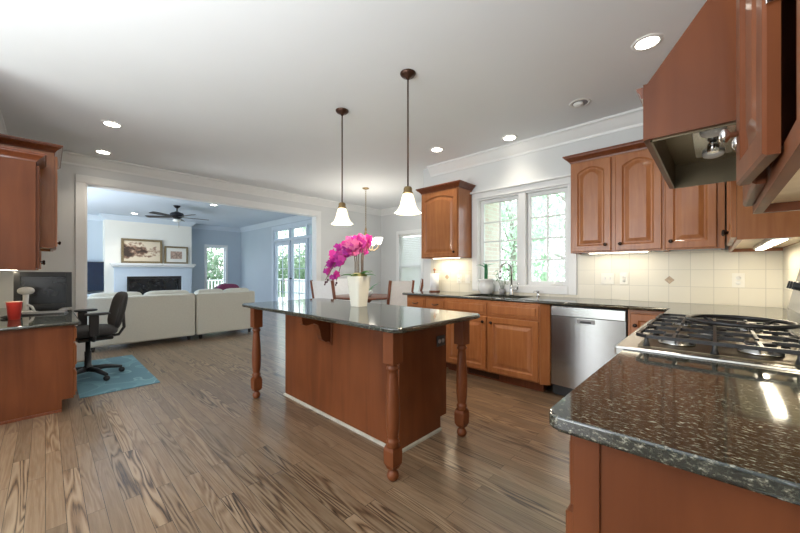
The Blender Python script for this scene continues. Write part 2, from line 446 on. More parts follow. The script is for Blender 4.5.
WX0, WX1, WZ0, WZ1 = -2.31, -1.165, 1.02, 2.165     # sink window rough opening
wall_holes('wall_window', 'x', YW, YW + .16, -3.1, XR + .15, 0, CZ, [(WX0, WX1, WZ0, WZ1)], 'wall')
wall_holes('wall_range', 'y', XR, XR + .15, .3, YW, 0, CZ, [], 'wall')
struct('wall_nook_return', MB().box(-3.25, -3.1, YW, YN + .16, 0, CZ), 'wall')
struct('wall_brick', MB().box(-3.099, -3.0, YW + .161, YN + .16, -.4, 3.2), 'brick')
NX0, NX1, NZ0, NZ1 = -5.56, -4.15, .55, 2.09
wall_holes('wall_nook', 'x', YN, YN + .16, XO - .15, -3.25, 0, CZ, [(NX0, NX1, NZ0, NZ1)], 'wall')
OY0, OY1, OZ = .372, 3.975, 2.395
wall_holes('wall_opening', 'y', XO - .075, XO, YD - .15, YN, 0, CZ, [(OY0, OY1, 0, OZ)], 'wall')
wall_holes('wall_opening_living', 'y', XO - .15, XO - .0755, YD - 3.5, YN, 0, CZ, [(OY0, OY1, 0, OZ)], 'wall_blue')
struct('wall_desk', MB().box(XO, -3.95, YD - .15, YD, 0, CZ), 'wall')
LX0, LX1 = -9.98, -7.05
wall_holes('wall_living_side', 'x', YL, YL + .15, XB, XO - .15, 0, CZ, [(LX0, LX1, 0, 2.5)], 'wall_blue')
BY0, BY1, BZ0, BZ1 = 3.74, 4.33, .45, 2.04
wall_holes('wall_living_back', 'y', XB - .15, XB, -3.9, YL + .15, 0, CZ, [(BY0, BY1, BZ0, BZ1)], 'wall_blue')
wall_holes('wall_living_left', 'x', -3.9, -3.75, XB, XO - .15, 0, CZ, [(-11.6, -7.4, .3, 2.4)], 'wall_blue')
struct('wall_chimney', MB().box(XB, -12.05, 1.10, 3.17, 0, CZ), 'wall_cream')

wall_holes('wall_adjoining', 'x', -4.2, -4.05, XO, 2.6, 0, CZ, [(-5.2, -4.0, .3, 2.3), (-3.2, -1.6, .05, 2.3)], 'wall')
wall_holes('wall_adjoining_side', 'y', 2.45, 2.6, -4.05, .3, 0, CZ, [(-2.6, -1.2, .8, 2.2)], 'wall')
struct('wall_range_return', MB().box(XR + .15, 2.6, .301, .45, 0, CZ), 'wall')
# crown mouldings, baseboards
CR = [(0, CZ - .14), (.012, CZ - .14), (.018, CZ - .118), (.045, CZ - .085), (.078, CZ - .04), (.09, CZ - .028), (.105, CZ - .022), (.105, CZ), (0, CZ)]
struct('trim_1', MB().sweep([(XO, YD), (XO, YN), (-3.25, YN), (-3.25, YW), ][:3], CR), 'trim')
struct('trim_2', MB().sweep([(-3.1, YW), (XR, YW), (XR, .3)], CR), 'trim')
struct('trim_3', MB().sweep([(-3.95, YD), (XO + .106, YD)], CR), 'trim')
struct('trim_4', MB().sweep([(XB, -3.7), (XB, 1.10), (-12.05, 1.10), (-12.05, 3.17), (XB, 3.17), (XB, YL), (XO - .15, YL)], CR), 'trim_blue')
BB = [(0, 0), (.016, 0), (.016, .11), (.010, .13), (0, .135)]
struct('baseboard_opening', MB().sweep([(XO, OY1 + .11), (XO, YN), (-3.25, YN)], BB), 'trim')
struct('baseboard_living', MB().sweep([(-12.05, 3.17), (XB, 3.17), (XB, YL), (LX0 - .1, YL)], BB), 'trim_blue')
# casing of the wide opening (kitchen side) and its lining
b = MB()
cw = .10
for y0, y1 in ((OY0 - cw, OY0), (OY1, OY1 + cw)): b.box(XO + .0005, XO + .022, y0, y1, 0, OZ + .001, .004)
b.box(XO + .0005, XO + .024, OY0 - cw, OY1 + cw, OZ, OZ + cw, .004)
struct('trim_5', b, 'trim')
b = MB()
b.box(XO - .152, XO + .012, OY0 - .002, OY0 + .016, 0, OZ); b.box(XO - .152, XO + .012, OY1 - .016, OY1 + .002, 0, OZ)
b.box(XO - .152, XO + .012, OY0, OY1, OZ - .016, OZ + .002)
struct('trim_6', b, 'trim')

# ---------------------------------------------------------------- backsplash
b = MB()
b.box(-3.095, WX0 - .082, YW - .012, YW - .0005, .915, 1.385)
b.box(WX0 - .082, WX1 + .082, YW - .012, YW - .0005, .915, .945)
b.box(WX1 + .082, XR - .0125, YW - .012, YW - .0005, .915, 1.385)
b.box(XR - .012, XR - .0005, .70, YW - .0125, .915, 1.62)
struct('wall_backsplash', b, 'tile')
b = MB()
for cx, cz in ((-.305, 1.122), (-2.80, 1.122)):
    s = .037; b.prism([(cx - s, cz), (cx, cz - s), (cx + s, cz), (cx, cz + s)], 'y', YW - .0135, YW - .0121)
struct('trim_7', b, 'tile_accent')
struct('wall_desk_tile', MB().box(XO + .001, -4.03, YD + .0005, YD + .01, .765, 1.215), 'tile')

# ---------------------------------------------------------------- sink window
win = bpy.data.objects.new('window_1', None); COL.objects.link(win); win['kind'] = 'structure'
b = MB()                                                      # casing
c = .075
b.box(WX0 - c, WX0 + .01, YW - .022, YW + .001, WZ0 - c, WZ1 + .001, .004); b.box(WX1 - .01, WX1 + c, YW - .022, YW + .001, WZ0 - c, WZ1 + .001, .004)
b.box(WX0 + .01, WX1 - .01, YW - .024, YW + .001, WZ0 - c, WZ0 + .01, .004)
b.box(WX0 - c, WX1 + c, YW - .026, YW + .001, WZ1 + .0012, WZ1 + .075, .004)
b.box(WX0 - c - .02, WX1 + c + .02, YW - .05, YW + .001, WZ1 + .075, WZ1 + .10, .006)
b.build('window_frame', 'trim', win)
b = MB()                                                      # jamb lining and centre mullion
for x in (WX0, WX1 - .02): b.box(x, x + .02, YW, YW + .16, WZ0, WZ1)
b.box(WX0 + .02, WX1 - .02, YW + .0005, YW + .16, WZ1 - .02, WZ1); b.box(WX0 + .02, WX1 - .02, YW + .0005, YW + .16, WZ0, WZ0 + .02)
mx = (-1.78 - 1.613) / 2 - .005
b.box(mx - .045, mx + .045, YW - .012, YW + .16, WZ0, WZ1, .004)
b.build('jamb', 'trim', win)
for (x0, x1) in ((WX0 + .021, mx - .046), (mx + .046, WX1 - .021)):
    z0, z1 = WZ0 + .021, WZ1 - .021; f = .045; b = MB()
    ya, yb = YW + .045, YW + .085
    b.box(x0, x0 + f, ya, yb, z0, z1, .004); b.box(x1 - f, x1, ya, yb, z0, z1, .004)
    b.box(x0 + f, x1 - f, ya + .001, yb - .001, z0, z0 + f); b.box(x0 + f, x1 - f, ya + .001, yb - .001, z1 - f, z1)
    xm = (x0 + x1) / 2
    b.box(xm - .009, xm + .009, ya + .008, yb - .008, z0 + f, z1 - f)
    for i in (1, 2, 3):
        zz = z0 + f + (z1 - z0 - 2 * f) * i / 4
        b.box(x0 + f, x1 - f, ya + .009, yb - .009, zz - .009, zz + .009)
    s = b.build('sash', 'trim', win)
    MB().box(x0 + .02, x1 - .02, YW + .062, YW + .066, z0 + .02, z1 - .02).build('pane', 'glass', s)
    b = MB(); b.box(xm + .05, xm + .17, YW + .02, YW + .045, WZ0 + .021, WZ0 + .040, .004); b.box(xm + .07, xm + .10, YW + .0, YW + .03, WZ0 + .024, WZ0 + .034, .003)
    b.build('crank', 'white_plastic', s)

# nook window with blinds
win2 = bpy.data.objects.new('window_2', None); COL.objects.link(win2); win2['kind'] = 'structure'
b = MB(); c = .08
b.box(NX0 - c, NX0, YN - .02, YN + .001, NZ0 - c, NZ1 + c, .004); b.box(NX1, NX1 + c, YN - .02, YN + .001, NZ0 - c, NZ1 + c, .004)
b.box(NX0, NX1, YN - .02, YN + .001, NZ1, NZ1 + c, .004); b.box(NX0, NX1, YN - .03, YN + .001, NZ0 - c, NZ0, .004)
b.build('window_frame', 'trim', win2)
nxm = (NX0 + NX1) / 2
for (x0, x1) in ((NX0, nxm - .03), (nxm + .03, NX1)):
    b = MB(); f = .045; ya, yb = YN + .07, YN + .11
    zm = (NZ0 + NZ1) / 2
    b.box(x0, x0 + f, ya, yb, NZ0, NZ1); b.box(x1 - f, x1, ya, yb, NZ0, NZ1); b.box(x0 + f, x1 - f, ya, yb, NZ0, NZ0 + f); b.box(x0 + f, x1 - f, ya, yb, NZ1 - f, NZ1); b.box(x0 + f, x1 - f, ya, yb, zm - .03, zm + .03)
    s = b.build('sash', 'trim', win2)
    MB().box(x0 + .02, x1 - .02, YN + .088, YN + .092, NZ0 + .02, NZ1 - .02).build('pane', 'glass', s)
MB().box(nxm - .03, nxm + .03, YN + .0, YN + .12, NZ0, NZ1).build('mullion', 'trim', win2)
for k, (x0, x1) in enumerate(((NX0 + .01, nxm - .035), (nxm + .035, NX1 - .01))):
    t = thing('window_blind', ['white slatted blind in the nook window, the half beside the grey wall corner', 'white slatted blind in the nook window, the half beside the wall cabinet'][k], 'blind', ((x0 + x1) / 2, YN + .035, NZ0), 0, 'blinds in the nook window')
    w = (x1 - x0) / 2
    MB().box(-w, w, -.025, .025, NZ1 - NZ0 - .05, NZ1 - NZ0 - .002, .004).build('headrail', 'white_plastic', t)
    b = MB(); z = .05
    R = Matrix.Rotation(math.radians(60), 3, 'X')
    while z < NZ1 - NZ0 - .07:
        b.box(-w, w, -.024, .024, z, z + .002, rot=R); z += .042
    b.build('slat_panel', 'blind', t)
    MB().box(-w, w, -.02, .02, .005, .03, .004).build('bottom_rail', 'white_plastic', t)

# living room back window
win3 = bpy.data.objects.new('window_3', None); COL.objects.link(win3); win3['kind'] = 'structure'
b = MB(); c = .075
b.box(XB - .001, XB + .02, BY0 - c, BY0, BZ0 - c, BZ1 + c, .004); b.box(XB - .001, XB + .02, BY1, BY1 + c, BZ0 - c, BZ1 + c, .004)
b.box(XB - .001, XB + .02, BY0, BY1, BZ1, BZ1 + c, .004); b.box(XB - .001, XB + .03, BY0, BY1, BZ0 - c, BZ0, .004)
b.build('window_frame', 'trim', win3)
b = MB()
for y0, y1, z0, z1 in ((BY0, BY0 + .03, BZ0, BZ1), (BY1 - .03, BY1, BZ0, BZ1), (BY0 + .03, BY1 - .03, BZ0, BZ0 + .03), (BY0 + .03, BY1 - .03, BZ1 - .03, BZ1)): b.box(XB - .11, XB - .07, y0, y1, z0, z1)
s = b.build('sash', 'trim', win3)
MB().box(XB - .092, XB - .088, BY0 + .01, BY1 - .01, BZ0 + .01, BZ1 - .01).build('pane', 'glass', s)

# glazed doors of the living room
door = bpy.data.objects.new('door_1', None); COL.objects.link(door); door['kind'] = 'structure'
leafx = [LX0, -9.0, -8.05, LX1]
b = MB(); c = .085
b.box(LX0 - c, LX0 + .012, YL - .022, YL + .002, 0, 2.5, .004); b.box(LX1 - .012, LX1 + c, YL - .022, YL + .002, 0, 2.5, .004); b.box(LX0 - c, LX1 + c, YL - .024, YL + .002, 2.49, 2.58, .004)
for x in leafx: b.box(x - .035 if x != LX0 else x, x + .035 if x != LX1 else x, YL - .01, YL + .14, 0, 2.5)
b.box(LX0, LX1, YL - .012, YL + .14, 2.10, 2.17); b.box(LX0, LX1, YL, YL + .14, 2.46, 2.5)
b.build('door_frame', 'trim_blue', door)
for k in range(3):
    x0, x1 = leafx[k] + .037, leafx[k + 1] - .037
    b = MB(); st = .11; ya, yb = YL + .03, YL + .07
    b.box(x0, x0 + st, ya, yb, .01, 2.098, .004); b.box(x1 - st, x1, ya, yb, .01, 2.098, .004)
    b.box(x0 + st, x1 - st, ya, yb, .01, .24, .004); b.box(x0 + st, x1 - st, ya, yb, 1.98, 2.098, .004)
    xm = (x0 + x1) / 2
    b.box(xm - .01, xm + .01, ya + .008, yb - .008, .24, 1.98)
    for i in range(1, 5):
        zz = .24 + 1.74 * i / 5; b.box(x0 + st, x1 - st, ya + .009, yb - .009, zz - .01, zz + .01)
    lf = b.build('door_leaf', 'trim_blue', door)
    MB().box(x0 + st - .02, x1 - st + .02, YL + .048, YL + .052, .22, 2.0).build('pane', 'glass', lf)
    if k == 1:
        b = MB(); b.lathe([(.012, 0), (.012, .03), (.028, .04), (.03, .055), (.02, .07), (0, .073)], (x0 + .055, ya, 1.0), 12, 'y')
        b.move(Matrix.Translation((0, 2 * ya, 0)) @ Matrix.Diagonal((1, -1, 1, 1))).build('door_handle', 'black_metal', lf)
        b = MB()
        for zz in (.3, 1.35, 1.85): b.box(x1 - .02, x1 + .008, ya - .008, ya - .001, zz - .05, zz + .05)
        b.build('hinge', 'black_metal', lf)
    b = MB()
    b.box(x0 + .035, x1 - .035, ya, yb, 2.172, 2.20); b.box(x0 + .035, x1 - .035, ya, yb, 2.43, 2.458); b.box(x0, x0 + .035, ya, yb, 2.172, 2.458); b.box(x1 - .035, x1, ya, yb, 2.172, 2.458)
    tr = b.build('transom', 'trim_blue', door)
    MB().box(x0 + .01, x1 - .01, YL + .048, YL + .052, 2.18, 2.45).build('pane', 'glass', tr)

# ---------------------------------------------------------------- cabinet parts
def arch_loop(x0, x1, z0, zs, rise, n=12):
    # bottom-left, bottom-right, then up and over from the right to the left
    pts = [(x0, z0), (x1, z0)]
    for i in range(n + 1):
        t = i / n; x = x1 + (x0 - x1) * t
        pts.append((x, zs + rise * math.sin(PI * t) ** .9 if rise else zs))
    return pts
def door_mb(w, h, rise=0, t=.021, fr=.058):
    b = MB(); n = 12
    def L(i, y, rs=1):
        zs = h - fr - rise - i
        return [(x, y, z) for x, z in arch_loop(fr + i, w - fr - i, fr + i, zs, rise * rs, n)]
    outer = [(0, 0), (w, 0)] + [(w + (0 - w) * i / n, h) for i in range(n + 1)]
    e = .005
    o2 = [(min(max(x, e), w - e), min(max(z, e), h - e)) for x, z in outer]
    loops = [[(x, 0, z) for x, z in outer], [(x, -t + e, z) for x, z in outer], [(x, -t, z) for x, z in o2],
             L(-.004, -t), L(.004, -t + .008), L(.010, -t + .011), L(.018, -t + .011), L(.050, -t + .002)]
    V = [[b.bm.verts.new(p) for p in lp] for lp in loops]; k = len(V[0])
    for A, B in zip(V, V[1:]):
        for i in range(k):
            try: b.bm.faces.new((A[i], A[(i + 1) % k], B[(i + 1) % k], B[i]))
            except ValueError: pass
    b.bm.faces.new(V[-1]); b.bm.faces.new(V[0])
    return b
def drawer_mb(w, h, t=.021):
    b = MB(); b.box(0, w, -t * .55, 0, 0, h, .003); b.box(.022, w - .022, -t, -t * .5, .022, h - .022, .007, 2)
    return b
def knob(parent, x, z, y=-.021, m='knob'):
    b = MB(); b.lathe([(.006, 0), (.006, .012), (.015, .018), (.016, .026), (.009, .031), (0, .032)], n=12, axis='y')
    b.move(Matrix.Translation((x, y, z)) @ Matrix.Diagonal((1, -1, 1, 1)))
    return b.build('knob', m, parent)
def pull(parent, x, z, y=-.021):
    b = MB(); pts = []
    for i in range(9):
        t = i / 8; pts.append((x - .05 + .10 * t, y - .026 * math.sin(PI * t) ** .6, z - .012 * math.sin(PI * t)))
    b.tube(pts, .005, 6); return b.build('handle', 'black_iron', parent)
def add_door(root, x, z, w, h, rise=0, kx=None, kz=None, m='cherry', kn='knob'):
    d = door_mb(w, h, rise).build('door', m, root); d.location = (x, -.001, z)
    if kx is not None: knob(d, kx, kz, m=kn)
    return d
def add_drawer(root, x, z, w, h, handle=False, m='cherry'):
    d = drawer_mb(w, h).build('drawer', m, root); d.location = (x, -.001, z)
    if handle: pull(d, w / 2, h / 2)
    return d
def base_cab(name, label, loc, rz, w, d=.585, h=.882, toe=.10, group='base cabinets', hollow=False):
    r = thing(name, label, 'cabinet', loc, rz, group)
    b = MB()
    if hollow:
        b.box(0, w, 0, .02, toe, h); b.box(0, .018, .02, d, toe, h); b.box(w - .018, w, .02, d, toe, h); b.box(.018, w - .018, .02, d, toe, toe + .018); b.box(.018, w - .018, d - .012, d, toe + .018, h)
    else: b.box(0, w, 0, d, toe, h, .002)
    b.build('carcass', 'cherry', r)
    MB().box(0, w, .075, d, 0, toe).build('toe_kick', 'cherry_dark', r)
    return r
CC = [(0, 0), (.006, 0), (.010, .012), (.026, .030), (.048, .048), (.052, .058), (.060, .060), (.060, .072), (0, .072)]
def cab_crown(root, w, d, z, ends=(1, 1), m='cherry_dark', s=1.0):
    pr = [(o * s, z + q * s) for o, q in CC]
    p = []
    if ends[0]: p.append((0, d))
    p += [(0, 0), (w, 0)]
    if ends[1]: p.append((w, d))
    return MB().sweep(p, pr).build('crown_moulding', m, root)
def wall_cab(name, label, loc, rz, w, d, h, ends=(1, 1), crown=1.0, group='wall cabinets', m='cherry'):
    r = thing(name, label, 'cabinet', loc, rz, group)
    b = MB(); b.box(0, .018, .0, d, 0, h); b.box(w - .018, w, .0, d, 0, h); b.box(.018, w - .018, 0, d, h - .018, h); b.box(.018, w - .018, d - .012, d, .02, h - .018)
    b.box(.018, .05, 0, .02, 0, h - .018); b.box(w - .05, w - .018, 0, .02, 0, h - .018); b.box(.05, w - .05, 0, .02, 0, .04); b.box(.05, w - .05, 0, .02, h - .06, h - .018)
    if w > .7: b.box(w / 2 - .03, w / 2 + .03, 0, .02, .04, h - .06)
    b.build('carcass', m, r)
    MB().box(.0185, w - .0185, .0205, d - .0125, .025, .04).build('bottom_panel', 'maple', r)
    if crown: cab_crown(r, w, d, h - .02, ends, s=crown)
    return r
def under_light(label, loc, rz, w, group='under-cabinet lights', power=5):
    r = thing('under_cabinet_light', label, 'light', loc, rz, group)
    MB().box(-w / 2, w / 2, -.035, .035, -.022, 0, .004).build('housing', 'white_plastic', r)
    MB().box(-w / 2 + .02, w / 2 - .02, -.024, .024, -.028, -.0205, .003).build('tube', 'tube_glow', r)
    l = bpy.data.lights.new('under_cabinet_lamp', 'AREA'); l.shape = 'RECTANGLE'; l.size = w * .9; l.size_y = .04; l.energy = power * .24; l.color = (1, .86, .62)
    o = bpy.data.objects.new('under_cabinet_lamp', l); COL.objects.link(o); o.parent = r; o.location = (0, 0, -.032)
    return r

# ---------------------------------------------------------------- window wall base run
YF = 3.372                                   # cabinet fronts; the doors stand proud of it
D = YW - YF - .004
r = base_cab('base_cabinet', 'cherry drawer base cabinet with two black bow pulls at the free end of the counter', (-3.045, YF, 0), 0, .66, D)
for i in range(2):
    add_drawer(r, .012 + i * .325, .72, .31, .145, True)
    add_door(r, .012 + i * .325, .115, .31, .59, 0, .27 if i == 0 else .04, .53)
r = base_cab('sink_cabinet', 'cherry sink base cabinet with two raised-panel doors and two false drawer fronts below the window', (-2.383, YF - .05, 0), 0, 1.14, D + .05, hollow=True)
for x, k in ((.02, .51), (.585, .045)):
    add_drawer(r, x, .725, .54, .135)
    add_door(r, x, .115, .54, .59, 0, k, .535)
b = MB(); b.prism([(1.135, 0.002), (1.215, .055), (1.215, .30), (1.135, .30)], 'z', .09, .882); b.build('corner_post', 'cherry', r)
v = MB()
v.box(-.19, .19, -.006, 0, .02, .085, .002)
for i in range(14): v.box(-.17 + i * .025, -.158 + i * .025, -.009, -.005, .03, .075)
o = v.build('toe_kick_vent', 'bronze'); o.location = (-1.90, YF + .0245, 0); tag(o, 'dark floor-level air vent grille in the toe kick below the sink cabinet', 'vent')

# dishwasher
r = thing('dishwasher', 'stainless steel dishwasher with pocket handle between sink cabinet and corner cabinet', 'dishwasher', (-1.158, YF, 0))
W = .618
MB().box(.004, W - .004, .03, D - .01, .02, .87).build('body', 'black_plastic', r)
dm = MB(); n = 14; pts = []
for i in range(n + 1):
    x = .006 + (W - .012) * i / n; pts.append((x, -.012 - .018 * math.sin(PI * i / n)))
dm.prism(pts + [(W - .006, .028), (.006, .028)], 'z', .115, .775)
dr = dm.build('door', 'steel', r)
MB().box(.006, W - .006, -.022, .028, .778, .868, .004).build('control_panel', 'steel', r, 'lighter steel top band')
b = MB(); b.box(.235, .385, -.034, -.018, .725, .765, .006); b.build('handle_pocket', 'grey_plastic', dr)
MB().box(.01, W - .01, .06, .075, .0, .112).build('toe_kick', 'black_plastic', r)
b = MB(); b.box(.265, .355, -.036, -.033, .731, .748, .001); b.build('handle', 'black_plastic', dr)

r = base_cab('base_cabinet', 'narrow cherry corner base cabinet with one door beside the dishwasher', (-.534, YF, 0), 0, .30, D)
add_door(r, .02, .115, .262, .735, 0, .035, .64)
# base under the counter beyond the range
r = base_cab('base_cabinet', 'cherry corner base cabinet between the range and the window wall', (-.21, 3.362, 0), -PI / 2, .945, .60)
add_door(r, .49, .115, .43, .735, 0, .05, .66)

# worktops
def edge(b, p, q, z, rr=.0155): b.tube([(p[0], p[1], z), (q[0], q[1], z)], rr, 10)
T0, T1 = .884, .914
SX0, SX1, SY0, SY1 = -2.20, -1.50, 3.42, 3.82
b = MB(); fy = 3.325; gx = -.250
b.box(-3.075, SX0, fy, YW - .001, T0, T1); b.box(SX1, gx, fy, YW - .001, T0, T1); b.box(SX0, SX1, fy, SY0, T0, T1); b.box(SX0, SX1, SY1, YW - .001, T0, T1)
b.box(gx, XR - .001, 2.412, YW - .001, T0, T1)
edge(b, (-3.075, fy), (gx - .02, fy), .899); edge(b, (gx, 2.412), (gx, fy - .02), .899); edge(b, (-3.075, fy), (-3.075, YW - .01), .899); edge(b, (gx - .02, fy), (gx, fy - .02), .899)
o = b.build('worktop', 'granite'); tag(o, 'black granite L-shaped worktop below the window, running round the corner to the range', 'countertop')
# sink
r = thing('sink', 'undermount stainless kitchen sink set into the black worktop below the window', 'sink', ((SX0 + SX1) / 2, (SY0 + SY1) / 2, .70))
b = MB(); a, c2, dp = .345, .195, .182
z0, z1 = 0, dp
P0 = [(-a, -c2), (a, -c2), (a, c2), (-a, c2)]
for i in range(4):
    p, q = P0[i], P0[(i + 1) % 4]
    b.face([(p[0], p[1], z1), (q[0], q[1], z1), (q[0] * .95, q[1] * .95, z0), (p[0] * .95, p[1] * .95, z0)])
b.face([(p[0] * .95, p[1] * .95, z0) for p in P0])
bo = b.build('bowl', 'steel', r)
MB().lathe([(.045, .001), (.045, .004), (.03, .003), (0, .002)], n=16).build('drain', 'chrome', r)
# faucet
r = thing('faucet', 'chrome gooseneck kitchen faucet with side lever behind the sink', 'faucet', (-1.79, 3.868, T1 + .001))
MB().lathe([(.028, 0), (.028, .012), (.022, .02), (.020, .09), (.022, .10), (.016, .12)], n=16).build('base', 'chrome', r)
pts = [(0, 0, .11), (0, 0, .30)]
for i in range(1, 10):
    a = PI * i / 9; pts.append((-.03 * (1 - math.cos(a)) , -.085 * (1 - math.cos(a)), .30 + .085 * math.sin(a)))
pts.append((pts[-1][0], pts[-1][1], .27))
MB().tube(pts, .0125, 10).build('spout', 'chrome', r)
e = pts[-1]; MB().lathe([(.017, -.07), (.02, -.06), (.016, 0), (.013, .01)], e, 12).build('spray_head', 'chrome', r)
b = MB(); b.tube([(.015, 0, .06), (.075, -.005, .07)], .012, 8); b.tube([(.075, -.005, .065), (.085, -.005, .15)], [.010, .006], 8); b.build('lever', 'chrome', r)
r = thing('soap_dispenser', 'small chrome soap dispenser at the end of the sink nearest the dishwasher', 'dispenser', (-1.47, 3.86, T1 + .001))
MB().lathe([(.02, 0), (.02, .008), (.012, .012), (.012, .05), (.016, .055), (.016, .065), (0, .067)], n=12).build('base', 'chrome', r)
MB().tube([(0, 0, .06), (-.02, -.06, .062), (-.022, -.068, .05)], .006, 8).build('nozzle', 'chrome', r)

# near worktop and base, right beside the camera
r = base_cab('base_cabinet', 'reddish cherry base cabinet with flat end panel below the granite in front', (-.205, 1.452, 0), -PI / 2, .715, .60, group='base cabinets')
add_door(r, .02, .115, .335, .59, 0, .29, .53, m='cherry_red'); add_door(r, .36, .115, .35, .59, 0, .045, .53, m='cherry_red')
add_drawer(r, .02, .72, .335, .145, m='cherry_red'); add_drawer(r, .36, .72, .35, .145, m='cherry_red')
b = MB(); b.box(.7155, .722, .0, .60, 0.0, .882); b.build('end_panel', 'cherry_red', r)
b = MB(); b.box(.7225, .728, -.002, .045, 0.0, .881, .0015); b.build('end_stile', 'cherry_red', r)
b = MB(); b.box(gx, XR - .001, .695, 1.462, T0, T1)
edge(b, (gx, .735), (gx, 1.462), .899); edge(b, (gx + .04, .695), (XR - .01, .695), .899)
cpts = []
o = MB()
poly = [(gx + .025, .695), (XR - .0005, .695), (XR - .0005, 1.462), (gx, 1.462), (gx, .72)]
poly += [(gx + .025 - .025 * math.cos(a), .72 - .025 * math.sin(a)) for a in (PI / 10, PI / 5, 3 * PI / 10, 2 * PI / 5)]
b.bm.free(); b = MB(); b.prism(poly, 'z', T0, T1)
hz = [e for e in b.bm.edges if abs(e.verts[0].co.z - e.verts[1].co.z) < 1e-6 and not (min(e.verts[0].co.x, e.verts[1].co.x) > XR - .01) and not (min(e.verts[0].co.y, e.verts[1].co.y) > 1.45)]
q = bmesh.ops.bevel(b.bm, geom=hz, offset=.006, segments=3, affect='EDGES', profile=.5)
for f in q['faces']: f.smooth = True
o = b.build('worktop', 'granite'); tag(o, 'speckled granite worktop with rounded corner in front, between camera and range', 'countertop')

# ---------------------------------------------------------------- gas range
RY0, RY1 = 1.466, 2.408
RW = RY1 - RY0
r = thing('gas_range', 'stainless steel gas range with black cast iron grates beside the speckled granite', 'stove', (-.225, RY1, 0), -PI / 2)
# local x: 0..RW (towards the camera), local y: depth, front at 0
MB().box(.006, RW - .006, 0, .60, .08, .885).build('body', 'steel', r)
MB().box(.01, RW - .01, .06, .59, 0, .0795).build('toe_kick', 'black_plastic', r)
od = MB().box(.02, RW - .02, -.035, -.001, .20, .73, .008).build('oven_door', 'steel', r)
MB().tube([(.08, -.075, .69), (RW - .08, -.075, .69)], .012, 10).build('handle', 'steel', od)
MB().box(.12, RW - .12, -.038, -.034, .32, .60, .002).build('oven_window', 'screen', od)
b = MB(); b.box(.002, RW - .002, -.05, .60, .886, .922, .007, 2); b.build('cooktop', 'steel', r)
MB().box(.05, RW - .05, .015, .435, .9225, .926, .001).build('burner_tray', 'steel_dark', r)
for i in range(5):
    x = .10 + i * (RW - .2) / 4
    kb = MB().lathe([(.026, 0), (.026, .006), (.021, .012), (.019, .034), (0, .036)], n=16, axis='y'); kb.move(Matrix.Translation((x, -.0005, .815)) @ Matrix.Diagonal((1, -1, 1, 1)))
    kb.build('control_knob', 'black_plastic', r)
for x in (.17, RW / 2, RW - .17):
    for y in ((.12, .335) if x != RW / 2 else (.225,)):
        bn = MB().lathe([(.055, .926), (.055, .934), (.045, .938), (.045, .948), (.02, .953), (0, .954)], (x, y, 0), 20)
        bu = bn.build('burner', 'steel', r)
        MB().lathe([(.036, .9535), (.040, .957), (.036, .963), (0, .964)], (x, y, 0), 20).build('burner_cap', 'black_iron', bu)
gw = (RW - .09) / 3
def bar(b, p, q, w=.0048, z=.962, hh=.006):
    p, q = Vector((p[0], p[1])), Vector((q[0], q[1])); d = (q - p).normalized(); nn = Vector((-d.y, d.x)) * w
    V = []
    for zz in (z - hh, z + hh):
        for t in (p + nn, q + nn, q - nn, p - nn): V.append(b.bm.verts.new((t.x, t.y, zz)))
    for f in ((0, 1, 2, 3), (4, 5, 6, 7), (0, 1, 5, 4), (1, 2, 6, 5), (2, 3, 7, 6), (3, 0, 4, 7)): b.bm.faces.new([V[i] for i in f])
for i in range(3):
    x0 = .045 + i * gw + .004; x1 = x0 + gw - .008; y0, y1 = .012, .438; b = MB(); xm, ym = (x0 + x1) / 2, (y0 + y1) / 2
    cpt = [(x0 + .03, y0), (x1 - .03, y0), (x1, y0 + .03), (x1, y1 - .03), (x1 - .03, y1), (x0 + .03, y1), (x0, y1 - .03), (x0, y0 + .03)]
    for k in range(8): bar(b, cpt[k], cpt[(k + 1) % 8], .0058)
    bar(b, (x0, ym), (x1, ym))
    for cy in (y0 + (y1 - y0) * .25, y0 + (y1 - y0) * .75):
        bar(b, (x0, cy), (xm - .03, cy)); bar(b, (xm + .03, cy), (x1, cy))
    for (ya, yb) in ((y0, y0 + .075), (ym - .075, ym + .075), (y1 - .075, y1)): bar(b, (xm, ya), (xm, yb))
    for (px, py) in ((x0, y0 + .03), (x1, y0 + .03), (x0, ym), (x1, ym), (x0, y1 - .03), (x1, y1 - .03)):
        b.lathe([(.012, .9265), (.007, .945), (.006, .960)], (px, py, 0), 8)
    b.build('grate', 'black_iron', r)
# backguard, its face leaning back
b = MB(); b.prism([(.475, .9225), (.475, 1.03), (.515, 1.225), (.575, 1.225), (.598, .9225)], 'x', .004, RW - .004)
bg = b.build('backguard', 'steel', r)
nrm = Vector((0, -.195, .04)).normalized()
for i, x in enumerate((.06, .125, .20, .745, .815, .88)):
    zc = 1.135; yc = .475 + (zc - 1.03) * .04 / .195
    kb = MB().lathe([(.020, .001), (.020, .006), (.016, .009), (.015, .022), (0, .024)], n=14)
    kb.box(-.003, .003, -.017, .017, .022, .028)
    kb.move(Matrix.Translation((x, yc, zc)) @ Vector((0, 0, 1)).rotation_difference(nrm).to_matrix().to_4x4()); kb.build('control_knob', 'black_plastic', bg)
kb = MB().box(-.17, .17, -.045, .045, .001, .004, .001); kb.move(Matrix.Translation((.47, .475 + .105 * .04 / .195, 1.135)) @ Vector((0, 0, 1)).rotation_difference(nrm).to_matrix().to_4x4()); kb.build('display', 'screen', bg)
